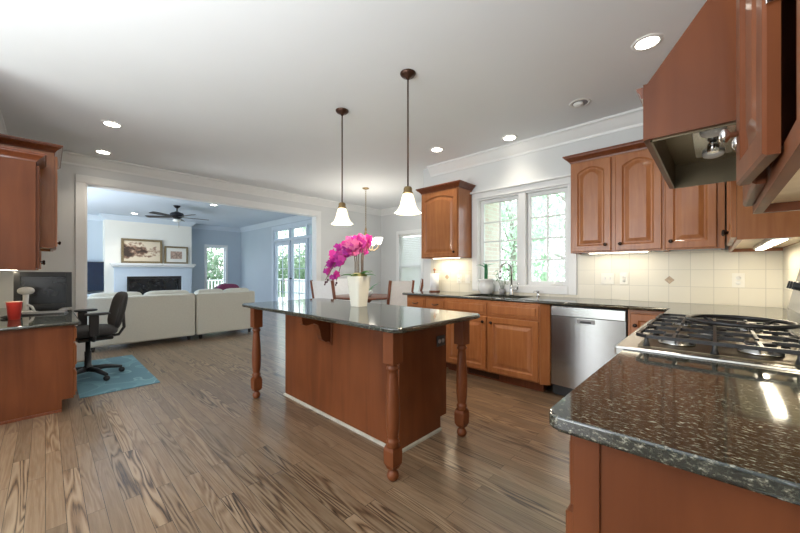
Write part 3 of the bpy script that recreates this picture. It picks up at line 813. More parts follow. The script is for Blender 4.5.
# wok ring on the grates
b = MB(); pts = [(.16 * math.cos(a), .16 * math.sin(a), .022) for a in [2 * PI * i / 40 for i in range(40)]]
b.tube(pts, .0085, 8, closed=True)
r2 = thing('wok_ring', 'large round black iron wok ring lying on the range grates', 'wok ring', (.072, 1.99, .9705))
b.build('ring', 'black_iron', r2)
for k in range(4):
    a = PI / 4 + k * PI / 2
    MB().tube([(.16 * math.cos(a), .16 * math.sin(a), .020), (  .115 * math.cos(a), .115 * math.sin(a), .006)], .006, 6).build('foot', 'black_iron', r2)

# ---------------------------------------------------------------- hood
HY0, HY1 = 1.462, 2.425
r = thing('range_hood', 'sloped cherry wood range hood with stainless liner above the range', 'range hood', (0, 0, 0))
z0 = 1.668; xf = -.186; z1 = 1.865
xb = XR - .002; zt = 2.62
side = [(xf, z0), (xf, z1), (xf + .012, z1), (xb - .01, zt), (xb, zt), (xb, z0)]
b = MB()
t = .018
for y in (HY0, HY1 - t): b.prism([(p[0], p[1]) for p in side], 'y', y, y + t)
b.box(xf, xf + t, HY0 + t, HY1 - t, z0, z1)
dx, dz = (xb - .01) - (xf + .012), zt - z1
b.prism([(xf + .012, z1), (xb - .01, zt), (xb - .01, zt - .03), (xf + .012, z1 - .03)], 'y', HY0 + t, HY1 - t)
b.box(xb - .02, xb, HY0 + t, HY1 - t, zt - .05, zt)
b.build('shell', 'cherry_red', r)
b = MB()
b.sweep([(xf, HY1), (xf, HY0 + .0)], [(.001, z1 - .05), (.006, z1 - .046), (.010, z1 - .03), (.020, z1 - .016), (.020, z1 - .008), (.001, z1 - .008)])
b.build('moulding', 'cherry_dark', r)
b = MB(); L0 = xf + t + .001; ya, yb = HY0 + t + .001, HY1 - t - .001
zc = 1.785
b.box(L0, L0 + .006, ya, yb, z0 - .006, zc); b.box(xb - .03, xb - .022, ya, yb, z0 - .006, zc); b.box(L0, xb - .022, ya, ya + .006, z0 - .006, zc); b.box(L0, xb - .022, yb - .006, yb, z0 - .006, zc)
b.box(L0, xb - .022, ya, yb, zc, zc + .006)
b.build('liner', 'steel_dark', r)
b = MB(); b.box(-.07, .33, 1.78, 2.26, zc - .012, zc - .001, .002); fp = b.build('filter_panel', 'steel', r)
b = MB()
for i in range(16): b.box(.06 + i * .015, .067 + i * .015, 1.80, 2.24, zc - .016, zc - .0121)
b.build('baffle', 'steel_dark', fp)
for y in (1.85, 2.20):
    b = MB(); b.lathe([(.0, -.026), (.02, -.025), (.036, -.018), (.041, -.008), (.040, 0)], (-.005, y, zc - .0125), 20); bl = b.build('bulb', 'white_plastic', r, 'round white hood lamp')
b = MB(); b.lathe([(.020, -.045), (.020, -.01), (.014, 0)], (-.005, 2.02, zc - .013), 10); b.build('switch', 'chrome', r)

# ---------------------------------------------------------------- wall cabinets
UZ = 1.383; UH = .925; UD = .318
yu = YW - UD - .002
r = wall_cab('wall_cabinet', 'single-door cherry wall cabinet with arched panel hanging beside the window over the paper towels', (-3.02, yu, UZ), 0, .618, UD, UH)
add_door(r, .012, .012, .594, UH - .045, .05, .555, .06)
r = wall_cab('wall_cabinet', 'double-door cherry wall cabinet with arched panels between window and corner', (-1.062, yu, UZ), 0, .742, UD, UH, (1, 0))
add_door(r, .012, .012, .342, UH - .045, .05, .30, .06); add_door(r, .388, .012, .342, UH - .045, .05, .042, .06)
r = wall_cab('wall_cabinet', 'single-door cherry wall cabinet in the corner behind the range hood', (-.318, yu, UZ), 0, .375, UD, UH, (0, 0))
add_door(r, .008, .012, .322, UH - .045, .05, .04, .06)
XU = .083
r = wall_cab('wall_cabinet', 'cherry corner wall cabinet on the range wall beyond the hood', (XU, YW - .004, UZ - .02), -PI / 2, YW - .004 - 2.432, XR - XU - .002, UH + .02, (0, 1), crown=.0)
add_door(r, .70, .014, .40, UH - .03, .05, .36, .06); add_door(r, 1.11, .014, .40, UH - .03, .05, .04, .06)
# near cabinet on the range wall, its nearer door ajar
r = wall_cab('wall_cabinet', 'cherry wall cabinet close to the camera with its nearer door standing ajar', (XU, 1.458, 1.372), -PI / 2, .79, XR - XU - .002, 1.05, (1, 1), m='cherry_red')
CW = .79
d = add_door(r, .02, .022, .355, .96, .05, .315, .11, m='cherry_red', kn='chrome')
d = door_mb(.255, .96, .04, fr=.05).build('door', 'cherry_red', r)
knob(d, .03, .11, m='chrome')
a = math.radians(5.2)
# hinge on the near side: local x of hinge = .64
hx = .632; w = .255
d.rotation_euler = (0, 0, a)
d.location = (hx - w * math.cos(a), -.004 - w * math.sin(a), .022)
b = MB(); b.box(.256, .262, -.018, .004, .25, .30, .001); b.box(.256, .262, -.018, .004, .75, .80, .001); b.build('hinge', 'chrome', d)

# under-cabinet lights (under z = cabinet bottom recess)
under_light('slim white under-cabinet light below the double-door cabinet', (-.69, YW - .16, UZ + .024), 0, .52, power=1.2)
under_light('lit under-cabinet light below the corner wall cabinet, by the back wall', (.245, 3.42, UZ - .02 + .024), PI / 2, .50, power=5)
under_light('lit under-cabinet light below the corner wall cabinet, next to the hood', (.245, 2.80, UZ - .02 + .024), PI / 2, .50, power=5)
under_light('lit under-cabinet light below the single-door cabinet over the paper towels', (-2.71, YW - .16, UZ + .024), 0, .46, power=4)
under_light('lit under-cabinet light below the ajar-door cabinet', (.255, 1.06, 1.372 + .024), PI / 2, .5, power=4)

# outlets and switches on the tile
def plate(name, label, x, z, w=.075, h=.118, kind='outlet', y=YW - .0125):
    r = thing(name, label, kind, (x, y, z), 0, 'wall plates on the backsplash')
    MB().box(-w / 2, w / 2, -.006, 0, -h / 2, h / 2, .002).build('plate', 'cream_plastic', r)
    b = MB()
    k = max(1, round(w / .06))
    for i in range(k):
        cx = (i - (k - 1) / 2) * .046
        if kind == 'outlet':
            for cz in (-.02, .02): b.lathe([(.016, .002), (.016, -.0025), (0, -.0028)], (cx, -.006, cz), 14, 'y')
        else: b.box(cx - .005, cx + .005, -.014, -.005, -.012, .012, .001)
    b.build('socket' if kind == 'outlet' else 'toggle', 'white_plastic', r)
    return r
plate('switch_plate', 'cream double switch plate on the tile right next to the window frame', -.80, 1.129, .118, .118, 'switch')
plate('outlet', 'cream outlet on the tile below the double-door wall cabinet', -.658, 1.131)
plate('outlet', 'cream outlet on the tile behind the range, near the corner', .143, 1.126)
plate('outlet', 'cream outlet on the tile nearer the paper towel roll', -2.593, 1.096)
plate('switch_plate', 'cream switch plate on the tile beside the planter', -2.457, 1.098, .075, .118, 'switch')

# ---------------------------------------------------------------- island
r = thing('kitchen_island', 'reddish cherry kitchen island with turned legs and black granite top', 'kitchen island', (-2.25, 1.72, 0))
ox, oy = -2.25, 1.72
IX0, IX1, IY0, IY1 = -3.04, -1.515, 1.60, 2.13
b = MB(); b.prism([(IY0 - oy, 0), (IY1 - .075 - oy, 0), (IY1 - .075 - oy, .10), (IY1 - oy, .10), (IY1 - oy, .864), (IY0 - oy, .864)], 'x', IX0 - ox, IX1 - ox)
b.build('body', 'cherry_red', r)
b = MB(); b.sweep([(IX0 - ox, IY1 - .075 - oy), (IX0 - ox, IY0 - oy), (IX1 - ox, IY0 - oy), (IX1 - ox, IY1 - .075 - oy)], [(.0005, .0), (.014, .0), (.012, .014), (.004, .02), (.0005, .02)])
b.build('shoe_moulding', 'shoe', r, 'pale strip along the floor')
# top with clipped corners
TX0, TX1, TY0, TY1 = -3.30, -1.215, 1.27, 2.17
def toppoly(x0, x1, y0, y1, c, k=5):
    P = []
    for cx, cy, a0 in ((x1 - c, y1 - c, 0), (x0 + c, y1 - c, PI / 2), (x0 + c, y0 + c, PI), (x1 - c, y0 + c, 3 * PI / 2)):
        for i in range(k): a = a0 + PI / 2 * i / (k - 1); P.append((cx + c * math.cos(a), cy + c * math.sin(a)))
    return P
b = MB(); b.prism([(x - ox, y - oy) for x, y in toppoly(TX0, TX1, TY0, TY1, .07)], 'z', .866, .896)
hz = [e for e in b.bm.edges if abs(e.verts[0].co.z - e.verts[1].co.z) < 1e-6]
q = bmesh.ops.bevel(b.bm, geom=hz, offset=.010, segments=4, affect='EDGES', profile=.5)
for f in q['faces']: f.smooth = True
b.build('countertop', 'granite', r)
LEG = [(.0, 0), (.022, 0), (.030, .012), (.033, .028), (.026, .046), (.018, .055), (.022, .064), (.036, .075), (.045, .085)]
def leg(x, y):
    b = MB()
    b.lathe([(0.0000, .0), (0.0218, .0), (0.0326, .012), (0.0370, .030), (0.0294, .050), (0.0185, .060), (0.0239, .068), (0.0392, .076)], (x, y, 0), 16)
    b.lathe([(0.0400, .076), (0.0523, .095), (0.0544, .14), (0.0544, .175), (0.0445, .198)], (x, y, 0), 4, smooth=False, a0=PI / 4)
    b.lathe([(0.0435, .196), (0.0326, .210), (0.0392, .222), (0.0359, .232), (0.0283, .24), (0.0326, .252), (0.0381, .30), (0.0414, .38), (0.0392, .46), (0.0338, .55), (0.0294, .61), (0.0283, .63), (0.0370, .638), (0.0370, .650), (0.0283, .658), (0.0326, .668), (0.0435, .675)], (x, y, 0), 16)
    s = .042; b.box(x - s, x + s, y - s, y + s, .672, .865, .004)
    return b.build('leg', 'cherry_red', r)
for (x, y) in ((-3.17, 1.375), (-1.352, 1.375), (-1.345, 2.085)): leg(x - ox, y - oy)
# corbel
pr = [(0, .862), (-.27, .862), (-.27, .835), (-.262, .80), (-.235, .785), (-.20, .788), (-.16, .795), (-.125, .775), (-.108, .735), (-.100, .69), (-.085, .655), (-.055, .635), (-.025, .635), (-.012, .62), (0, .615)]
b = MB(); b.prism([(IY0 - oy - .0005 + p, z) for p, z in pr], 'x', -2.335 - ox, -2.275 - ox); b.build('corbel', 'cherry_red', r)
b = MB(); b.box(-2.35 - ox, -2.26 - ox, IY0 - oy - .012, IY0 - oy - .0005, .60, .862, .003); b.build('corbel_plate', 'cherry_red', r)
b = MB(); b.box(IX1 - ox + .0005, IX1 - ox + .007, 2.005 - oy, 2.105 - oy, .635, .715, .002); ou = b.build('outlet', 'black_plastic', r, 'black outlet plate')
b = MB()
for y in (2.033, 2.077): b.lathe([(.016, .0068), (.016, .009), (0, .0092)], (IX1 - ox, y - oy, .675), 14, 'x')
b.build('socket', 'grey_plastic', ou)

# orchid on the island
def petal(b, L, Wd, ang, tilt, cup=.15):
    n = 5; rows = []
    for i in range(n + 1):
        t = i / n; w = Wd * math.sin(PI * min(1, .12 + .88 * t) ** .8) ** .7 if i < n else .0008
        rows.append([(-w / 2, L * t, -cup * L * t * t), (0, L * t, -cup * L * t * t + .10 * w), (w / 2, L * t, -cup * L * t * t)])
    R = Matrix.Rotation(ang, 4, 'Z') @ Matrix.Rotation(tilt, 4, 'X')
    V = [[b.bm.verts.new(R @ Vector(p)) for p in rw] for rw in rows]
    for A, B in zip(V, V[1:]):
        for k in range(2): f = b.bm.faces.new((A[k], A[k + 1], B[k + 1], B[k])); f.smooth = True
def blossom_mesh(m):
    b = MB()
    for a in (0, 2.2, -2.2): petal(b, .044, .026, a, .15)
    for a in (1.25, -1.25): petal(b, .046, .046, a, .12)
    petal(b, .018, .012, PI, .9)
    o = b.build('blossom', m)
    return o
r = thing('orchid_plant', 'magenta orchid with many blossoms in a tall tapered white pot on the island', 'orchid', (-2.26, 1.875, .897))
b = MB(); rows = []
for z, s in ((0, .056), (.13, .069), (.262, .084), (.262, .077), (.235, .075)):
    ring = []
    for i in range(24):
        a = 2 * PI * i / 24 + .75; e = .35
        ring.append(b.bm.verts.new((math.copysign(abs(math.cos(a)) ** e, math.cos(a)) * s, math.copysign(abs(math.sin(a)) ** e, math.sin(a)) * s, z)))
    rows.append(ring)
for A, B in zip(rows, rows[1:]):
    for i in range(24): b.bm.faces.new((A[i], A[(i + 1) % 24], B[(i + 1) % 24], B[i])).smooth = False
b.bm.faces.new(rows[0]); b.bm.faces.new(rows[-1])
b.build('pot', 'ceramic_cream', r)
MB().puff(0, 0, .25, .07, .07, .045, .8).build('moss', 'moss', r)
def strap_leaf(b, a, L, w, up, droop, z0=.25):
    n = 7; V = []
    for i in range(n + 1):
        t = i / n; ww = w * (math.sin(PI * (.1 + .9 * t)) ** .6 if i < n else .02)
        x = L * t; z = z0 + up * L * t - droop * L * t * t
        row = []
        for s in (-1, 0, 1):
            px, py = x, s * ww / 2; row.append(b.bm.verts.new((px * math.cos(a) - py * math.sin(a), px * math.sin(a) + py * math.cos(a), z + (abs(s) * .15 * ww))))
        V.append(row)
    for A, B in zip(V, V[1:]):
        for k in range(2): b.bm.faces.new((A[k], A[k + 1], B[k + 1], B[k])).smooth = True
for a, L, w, u, dd in ((.5, .16, .05, .5, .4), (1.6, .13, .05, .9, .6), (2.6, .18, .055, .5, .45), (3.9, .17, .055, .5, .45), (5.1, .14, .05, .6, .5), (.05, .17, .05, .8, .5)):
    b = MB(); strap_leaf(b, a, L, w, u, dd); b.build('leaf', 'leaf', r)
protos = [blossom_mesh(m) for m in ('petal', 'petal_pink', 'petal_deep')]
for p in protos: COL.objects.unlink(p)
# the flower stalks rise straight, then arch over to the left of the picture (camera-left is -(R))
Rv = Vector((math.cos(math.radians(43.3)), math.sin(math.radians(43.3)), 0)); Fv = Vector((-Rv.y, Rv.x, 0))
nb = 0
stalks = [(.02, .02, .26, -.30, .34, 26), (-.02, .03, .24, -.24, .30, 22), (.03, -.03, .28, -.15, .16, 18), (.0, -.01, .25, -.30, .22, 16), (.035, .01, .27, -.08, .10, 12), (-.03, -.02, .24, -.17, .33, 14)]
for si, (bx, by, hh, reach, drop, cnt) in enumerate(stalks):
    base = Rv * bx + Fv * by
    pts = [base + Vector((0, 0, .24)), base + Vector((0, 0, .24 + hh * .6)), base * 1.3 + Vector((0, 0, .24 + hh))]
    arcp = []
    for i in range(1, 13):
        t = i / 12
        arcp.append(pts[2] + Rv * (reach * (1 - math.cos(PI * t * .5)) * .55 + reach * t * .45) + Fv * ((si - 2.5) * .04 * t) + Vector((0, 0, .10 * math.sin(PI * t * .75) - drop * t * t)))
    MB().tube(pts + arcp, [.0045] * 3 + [.003] * 12, 6).build('stem', 'stem', r)
    al = [pts[2]] + arcp
    for k in range(cnt):
        t = (k + .3) / cnt
        if t > .97: continue
        f = t * 12; i = min(11, int(f)); p = al[i].lerp(al[i + 1], f - i)
        p = p + Vector((random.uniform(-1, 1), random.uniform(-1, 1), random.uniform(-.9, .9))) * .042
        src = protos[0] if random.random() < .5 else (protos[2] if t > .55 else protos[1])
        c = src.copy(); COL.objects.link(c); c.parent = r; c.location = p
        face = (-Fv + Vector((random.uniform(-.7, .7), random.uniform(-.7, .7), random.uniform(-.4, .5)))).normalized()
        c.rotation_euler = Vector((0, 0, 1)).rotation_difference(face).to_euler(); sca = random.uniform(.85, 1.15) * (1 if t < .8 else .75); c.scale = (sca,) * 3
        nb += 1
    for j in range(2):
        MB().ball(al[-1] + Vector((-.012 * j, 0, -.02 - .018 * j)), .009 - .002 * j, 8, 6, 1.3).build('bud', 'bud', r)

# ---------------------------------------------------------------- items on the window counter
r = thing('paper_towel_holder', 'white paper towel roll on a wooden upright holder at the free end of the counter', 'paper towels', (-2.89, 3.78, T1 + .001))
MB().lathe([(.075, 0), (.08, .004), (.08, .014), (.0, .015)], n=20).build('base', 'cherry_dark', r)
MB().lathe([(.02, .016), (.062, .016), (.063, .26), (.02, .26)], n=24).build('paper_roll', 'chair_white', r)
MB().lathe([(.008, .015), (.008, .295), (.018, .30), (.020, .318), (.010, .332), (0, .334)], n=12).build('post', 'cherry', r)
r = thing('planter', 'round white ceramic planter with a green stalk plant beside the window on the counter', 'potted plant', (-2.13, 3.862, T1 + .001))
MB().lathe([(.06, 0), (.075, .01), (.098, .06), (.10, .11), (.088, .15), (.10, .165), (.104, .18), (.104, .192), (.092, .192), (.09, .165), (0, .16)], n=28).build('pot', 'ceramic', r)
b = MB()
for k in range(3):
    a = k * 2.1; b.tube([(.012 * math.cos(a), .012 * math.sin(a), .16), (.015 * math.cos(a + .5), .015 * math.sin(a + .5), .28), (.01 * math.cos(a), .01 * math.sin(a), .37)], .011, 8)
b.build('stem', 'leaf_bright', r)
for k in range(7):
    b = MB(); strap_leaf(b, k * .9, .10 + .03 * (k % 3), .022, .5 + .2 * (k % 2), .35, .36 - .02 * (k % 3)); b.build('leaf', 'leaf_bright', r)
r = thing('potted_seedling', 'small leafy plant in a dark little pot behind the sink next to the faucet', 'potted plant', (-1.93, 3.905, T1 + .001))
MB().lathe([(.032, 0), (.04, .07), (.036, .07), (.034, .06), (0, .058)], n=16).build('pot', 'grey_plastic', r)
b = MB()
tips = []
for k in range(6):
    a = k * 1.05; p1 = Vector((.01 * math.cos(a), .01 * math.sin(a), .06)); p2 = Vector((.05 * math.cos(a), .03 * math.sin(a), .17 + .03 * (k % 3))); p3 = Vector((.10 * math.cos(a), .04 * math.sin(a), .25 + .05 * (k % 3)))
    b.tube([p1, p2, p3], .0022, 5); tips.append((p1, p2, p3, a))
b.build('stem', 'leaf', r)
for (p1, p2, p3, a) in tips:
    for t in (.35, .6, .8, 1.0):
        p = p1.lerp(p2, t * 2) if t < .5 else p2.lerp(p3, t * 2 - 1)
        b = MB(); petal(b, .055, .02, random.uniform(0, 6.28), random.uniform(-.5, .7)); b.move(Matrix.Translation(p)); b.build('leaf', 'leaf', r)

# ---------------------------------------------------------------- desk corner
DZ0, DZ1 = .735, .763
r = base_cab('desk_cabinet', 'reddish cherry desk base cabinet with flat end panel under the desk granite', (-4.078, .168, 0), PI, .42, .565, DZ0 - .002, .10, 'desk cabinets')
add_drawer(r, .015, .585, .39, .135); add_drawer(r, .015, .355, .39, .215); add_drawer(r, .015, .115, .39, .225)
b = MB(); b.prism([(0, .10), (.072, .10), (.072, 0.0), (.565, 0.0), (.565, DZ0 - .002), (0, DZ0 - .002)], 'x', -.007, -.0005); b.build('end_panel', 'cherry_red', r)
b = MB(); b.box(-.019, -.0075, .075, .565, 0, .022, .003); b.build('shoe_moulding', 'cherry_dark', r)
r = base_cab('desk_cabinet', 'cherry desk base cabinet beyond the kneehole, against the opening wall', (-5.74, .168, 0), PI, .45, .565, DZ0 - .002, .10, 'desk cabinets')
add_door(r, .015, .115, .42, .60, 0, .37, .53)
b = MB(); b.box(-6.195, -4.045, YD + .011, .20, DZ0, DZ1); edge(b, (-6.195, .20), (-4.05, .20), .749, .0145); edge(b, (-4.045, .195), (-4.045, YD + .02), .749, .0145)
o = b.build('desk_worktop', 'granite'); tag(o, 'black granite desk worktop holding the monitor, keyboard and red cup', 'countertop')
# wall cabinets over the desk
yw = YD
r = wall_cab('wall_cabinet', 'lower cherry wall cabinet with flat end panel over the desk, nearest the camera', (-4.085, -.055, 1.215), PI, .40, -.055 - YD - .002, .91, (1, 0), group='desk wall cabinets', m='cherry_red')
add_door(r, .012, .012, .376, .85, .05, .33, .06, m='cherry_red')
b = MB(); b.box(-.005, -.0005, .0, -.055 - YD - .002, 0, .889); b.build('end_panel', 'cherry_red', r)
r = wall_cab('wall_cabinet', 'tallest cherry wall cabinet over the desk, standing forward of its neighbours', (-4.49, .055, 1.42), PI, .84, .055 - YD - .002, .905, (1, 1), group='desk wall cabinets')
add_door(r, .012, .012, .40, .845, .05, .36, .06); add_door(r, .428, .012, .40, .845, .05, .04, .06)
r = wall_cab('wall_cabinet', 'lower cherry wall cabinet over the desk, beside the opening wall', (-5.335, -.055, 1.215), PI, .40, -.055 - YD - .002, .91, (0, 1), group='desk wall cabinets')
add_door(r, .012, .012, .376, .85, .05, .04, .06)
under_light('lit under-cabinet light over the desk below the nearest cabinet', (-4.29, -.24, 1.215 + .024), 0, .34, 'desk lights', 3)
under_light('lit under-cabinet light over the desk below the far low cabinet', (-5.54, -.24, 1.215 + .024), 0, .34, 'desk lights', 3)

# monitor: a boxy black set facing the room
r = thing('monitor', 'boxy black monitor with thick bezel standing on the granite desk', 'monitor', (-5.55, -.01, DZ1 + .001), math.radians(-3))
b = MB(); b.prism([(-.225, 0.02), (.225, 0.02), (.215, .43), (-.215, .43)], 'x', -.06, .05)
b.prism([(-.16, .04), (.16, .04), (.14, .36), (-.14, .36)], 'x', -.22, -.06)
b.build('housing', 'black_plastic', r)
b = MB(); b.box(.0505, .062, -.225, -.175, .02, .43, .004); b.box(.0505, .062, .175, .225, .02, .43, .004); b.box(.0505, .0615, -.175, .175, .02, .07, .004); b.box(.0505, .0615, -.175, .175, .38, .43, .004); b.build('bezel', 'black_plastic', r)
MB().box(.0505, .054, -.175, .175, .07, .38).build('screen', 'screen', r)
MB().box(-.15, .04, -.14, .14, 0, .0195, .004).build('base', 'black_plastic', r)
r = thing('desk_device', 'white device with rounded head on a short neck in front of the black monitor', 'desk device', (-5.22, -.13, DZ1 + .001))
MB().lathe([(.0, 0), (.07, 0), (.07, .012), (.04, .022), (.02, .03)], n=20, sx=.9, sy=1.2, cap=False).build('base', 'white_plastic', r)
b = MB(); b.tube([(0, -.01, .022), (-.005, -.012, .10), (0, -.01, .22)], [.026, .019, .024], 10); b.tube([(.02, .05, .016), (.02, .03, .07), (.01, .0, .09)], .012, 8); b.build('neck', 'white_plastic', r)
MB().puff(.0, -.01, .235, .045, .062, .040, .85).build('head', 'white_plastic', r)
r = thing('keyboard', 'flat grey and black keyboard lying before the monitor', 'keyboard', (-5.02, -.02, DZ1 + .001), math.radians(78))
MB().prism([(-.075, 0), (.075, 0), (.075, .018), (-.075, .010)], 'x', -.17, .17).build('body', 'black_plastic', r)
b = MB()
for i in range(14):
    for j in range(5):
        x = -.158 + i * .0235; y = -.066 + j * .0275; b.box(x, x + .019, y, y + .022, .009 + j * .0015, .017 + j * .0016)
b.build('key_block', 'grey_plastic', r)
o = MB().puff(0, 0, .017, .034, .055, .016, .8).build('mouse', 'grey_plastic'); o.location = (-5.20, .135, DZ1 + .002); o.rotation_euler = (0, 0, 1.2); tag(o, 'silver grey computer mouse beside the keyboard at the desk edge', 'mouse')
r = thing('paper_cup', 'tall red cup standing on the granite desk', 'cup', (-4.63, -.195, DZ1 + .001))
MB().lathe([(.0, .0), (.037, .0), (.050, .155), (.053, .158), (.053, .163), (.048, .163), (.036, .006), (0, .005)], n=24).build('body', 'red', r)
MB().tube([(.0515 * math.cos(a), .0515 * math.sin(a), .162) for a in [2 * PI * i / 24 for i in range(24)]], .003, 6, closed=True).build('rim', 'ceramic_cream', r)
pts = [(.06 * math.cos(a) * 1.2, .06 * math.sin(a), .012 + .02 * max(0, math.sin(a))) for a in [2 * PI * i / 24 for i in range(24)]]
r = thing('headphones', 'black looped headset lying behind the red cup on the desk', 'headset', (-4.80, -.22, DZ1 + .001))
MB().tube(pts, .009, 8, closed=True).build('band', 'black_plastic', r)

# teal mat and office chair
r = MB().box(-.86, .86, -.315, .315, .0005, .008, .003).build('floor_mat', 'mat'); r.location = (-5.22, .535, 0); tag(r, 'teal patterned mat under the office chair', 'mat')
r = thing('office_chair', 'black office chair with armrests on the teal mat at the desk', 'office chair', (-5.10, .325, .0085), math.radians(6))
for k in range(5):
    a = 2 * PI * k / 5 + .35; c, s = math.cos(a), math.sin(a)
    L = MB().tube([(0, 0, .105), (.15 * c, .15 * s, .10), (.30 * c, .30 * s, .066)], [.032, .026, .017], 8).build('base_leg', 'black_plastic', r)
    b = MB(); b.lathe([(.0, -.022), (.026, -.02), (.029, -.006), (.029, .006), (.026, .02), (0, .022)], (.30 * c, .30 * s, .029), 14, 'x'); b.build('caster', 'black_plastic', L)
MB().lathe([(.045, .08), (.045, .13), (.030, .14), (.030, .30), (.022, .30), (.022, .42)], n=14).build('column', 'black_plastic', r)
MB().box(-.12, .12, -.10, .20, .42, .465, .012).build('tilt_mechanism', 'black_plastic', r)
MB().puff(0, 0, .525, .245, .24, .055, .55).build('seat', 'black_fabric', r)
b = MB(); nx, nz = 10, 10; V = [[None] * (nx + 1) for _ in range(nz + 1)]
Rx = Matrix.Rotation(math.radians(-12), 3, 'X')
b.puff(0, 0, 0, .215, .035, .22, .62, 24, 14)
for v in b.bm.verts:
    v.co.y += .9 * v.co.x ** 2 * -1 + .25 * v.co.z ** 2 * -1 * .8
b.move(Matrix.Translation((0, .285, .735)) @ Rx.to_4x4())
b.build('backrest', 'black_fabric', r)
b = MB(); b.tube([(0, .12, .44), (0, .27, .45), (0, .32, .53), (0, .31, .75)], .016, 8); b.build('back_bar', 'black_plastic', r)
for s in (-1, 1):
    ar = MB().puff(s * .28, .03, .735, .045, .105, .016, .6).build('armrest', 'black_plastic', r)
    b = MB(); b.box(s * .28 - .018, s * .28 + .018, -.04, .04, .50, .72, .006); b.tube([(s * .10, 0, .455), (s * .27, 0, .455), (s * .28, 0, .52)], .02, 8); b.build('arm_post', 'black_plastic', ar)

# ---------------------------------------------------------------- pendants, chandelier, downlights
def pendant(loc, label):
    r = thing('pendant_lamp', label, 'pendant lamp', loc, 0, 'pendant lamps over the island')
    z = CZ - .0005
    MB().lathe([(.062, z), (.062, z - .008), (.05, z - .022), (.018, z - .034), (.010, z - .05), (0, z - .05)], n=24).build('canopy', 'bronze', r)
    MB().lathe([(.0065, z - .048), (.0065, 1.86)], n=10).build('rod', 'bronze', r)
    MB().lathe([(.012, 1.868), (.028, 1.862), (.034, 1.848), (.034, 1.826), (.040, 1.822), (.040, 1.810), (0, 1.808)], n=20).build('holder', 'brass', r)
    n = 32; b = MB()
    def ring(rad, zz, wav): return [b.bm.verts.new((rad * (1 + wav * math.cos(8 * 2 * PI * i / n)) * math.cos(2 * PI * i / n), rad * (1 + wav * math.cos(8 * 2 * PI * i / n)) * math.sin(2 * PI * i / n), zz)) for i in range(n)]
    R = [ring(q, zz, w) for q, zz, w in ((.036, 1.809, 0), (.045, 1.79, .01), (.054, 1.755, .015), (.062, 1.72, .02), (.075, 1.69, .03), (.098, 1.663, .04), (.105, 1.657, .045), (.096, 1.667, .04), (.071, 1.694, .03), (.05, 1.755, .015), (.04, 1.80, 0))]
    for A, B in zip(R, R[1:]):
        for i in range(n): b.bm.faces.new((A[i], A[(i + 1) % n], B[(i + 1) % n], B[i])).smooth = True
    b.build('shade', 'shade', r)
    MB().ball((0, 0, 1.735), .026, 14, 10, 1.2).build('bulb', 'bulb_glow', r)
    l = bpy.data.lights.new('pendant_bulb', 'POINT'); l.energy = 8; l.color = (1, .86, .68); l.shadow_soft_size = .03
    o = bpy.data.objects.new('pendant_bulb', l); COL.objects.link(o); o.parent = r; o.location = (0, 0, 1.68)
    return r
pendant((-2.62, 1.965, 0), 'bell-shaped glass pendant lamp over the island, hanging behind the orchid')
pendant((-1.752, 1.95, 0), 'bell-shaped glass pendant lamp over the island, in front of the wall cabinet by the window')

r = thing('chandelier', 'bronze chandelier with white cup shades over the dining table', 'chandelier', (-4.73, 4.09, 0))
MB().lathe([(.065, CZ - .0005), (.06, CZ - .015), (.02, CZ - .03), (.0, CZ - .03)], n=20).build('canopy', 'brass', r)
b = MB(); z = CZ - .03; k = 0
while z > 2.02:
    pts = []
    for i in range(10):
        a = 2 * PI * i / 10; u, w = .011 * math.cos(a), .022 * math.sin(a)
        pts.append((u, 0, z - .02 + w) if k % 2 else (0, u, z - .02 + w))
    b.tube(pts, .003, 5, closed=True); z -= .034; k += 1
b.build('chain', 'brass', r)
MB().lathe([(.012, 2.02), (.02, 1.98), (.012, 1.94), (.03, 1.90), (.018, 1.84), (.012, 1.70), (.035, 1.64), (.02, 1.58), (.0, 1.55)], n=16).build('body', 'brass', r)
for k in range(5):
    a = 2 * PI * k / 5 + .6; c, s = math.cos(a), math.sin(a)
    pts = [(q * c, q * s, zz) for q, zz in ((.02, 1.66), (.09, 1.60), (.17, 1.59), (.235, 1.64), (.25, 1.70))]
    ar = MB().tube(pts, .008, 8).build('arm', 'brass', r)
    n = 16
    MB().lathe([(.03, 1.705), (.045, 1.72), (.058, 1.76), (.078, 1.83), (.072, 1.83), (.05, 1.76), (.036, 1.725)], (.25 * c, .25 * s, 0), 20, cap=False).build('shade', 'shade_white', ar)
    MB().ball((.25 * c, .25 * s, 1.77), .022, 10, 8).build('bulb', 'bulb_glow', ar)
l = bpy.data.lights.new('chandelier_light', 'POINT'); l.energy = 15; l.color = (1, .93, .82); l.shadow_soft_size = .2
o = bpy.data.objects.new('chandelier_light', l); COL.objects.link(o); o.parent = r; o.location = (0, 0, 1.80)

def downlight(x, y, label, power=9, on=True, group='recessed ceiling lights'):
    r = thing('recessed_light', label, 'ceiling light', (x, y, CZ - .0005), 0, group)
    MB().lathe([(.066, -.001), (.066, -.006), (.088, -.005), (.090, 0), ], n=28, cap=False).build('trim_ring', 'white_plastic', r)
    if on:
        MB().lathe([(.066, -.0005), (.066, -.004), (0, -.004)], n=28).build('lens', 'lamp_glow', r)
        l = bpy.data.lights.new('downlight', 'SPOT'); l.energy = power; l.color = (1, .90, .74); l.spot_size = math.radians(115); l.spot_blend = .8; l.shadow_soft_size = .06
        o = bpy.data.objects.new('downlight', l); COL.objects.link(o); o.parent = r; o.location = (0, 0, -.03)
    else:
        MB().lathe([(.066, -.0005), (.066, -.003), (0, -.003)], n=28).build('lens', 'grey_plastic', r)
        MB().lathe([(.045, -.0035), (.04, -.02), (0, -.026)], (-.012, .0, 0), 20).build('lamp', 'white_plastic', r)
    return r
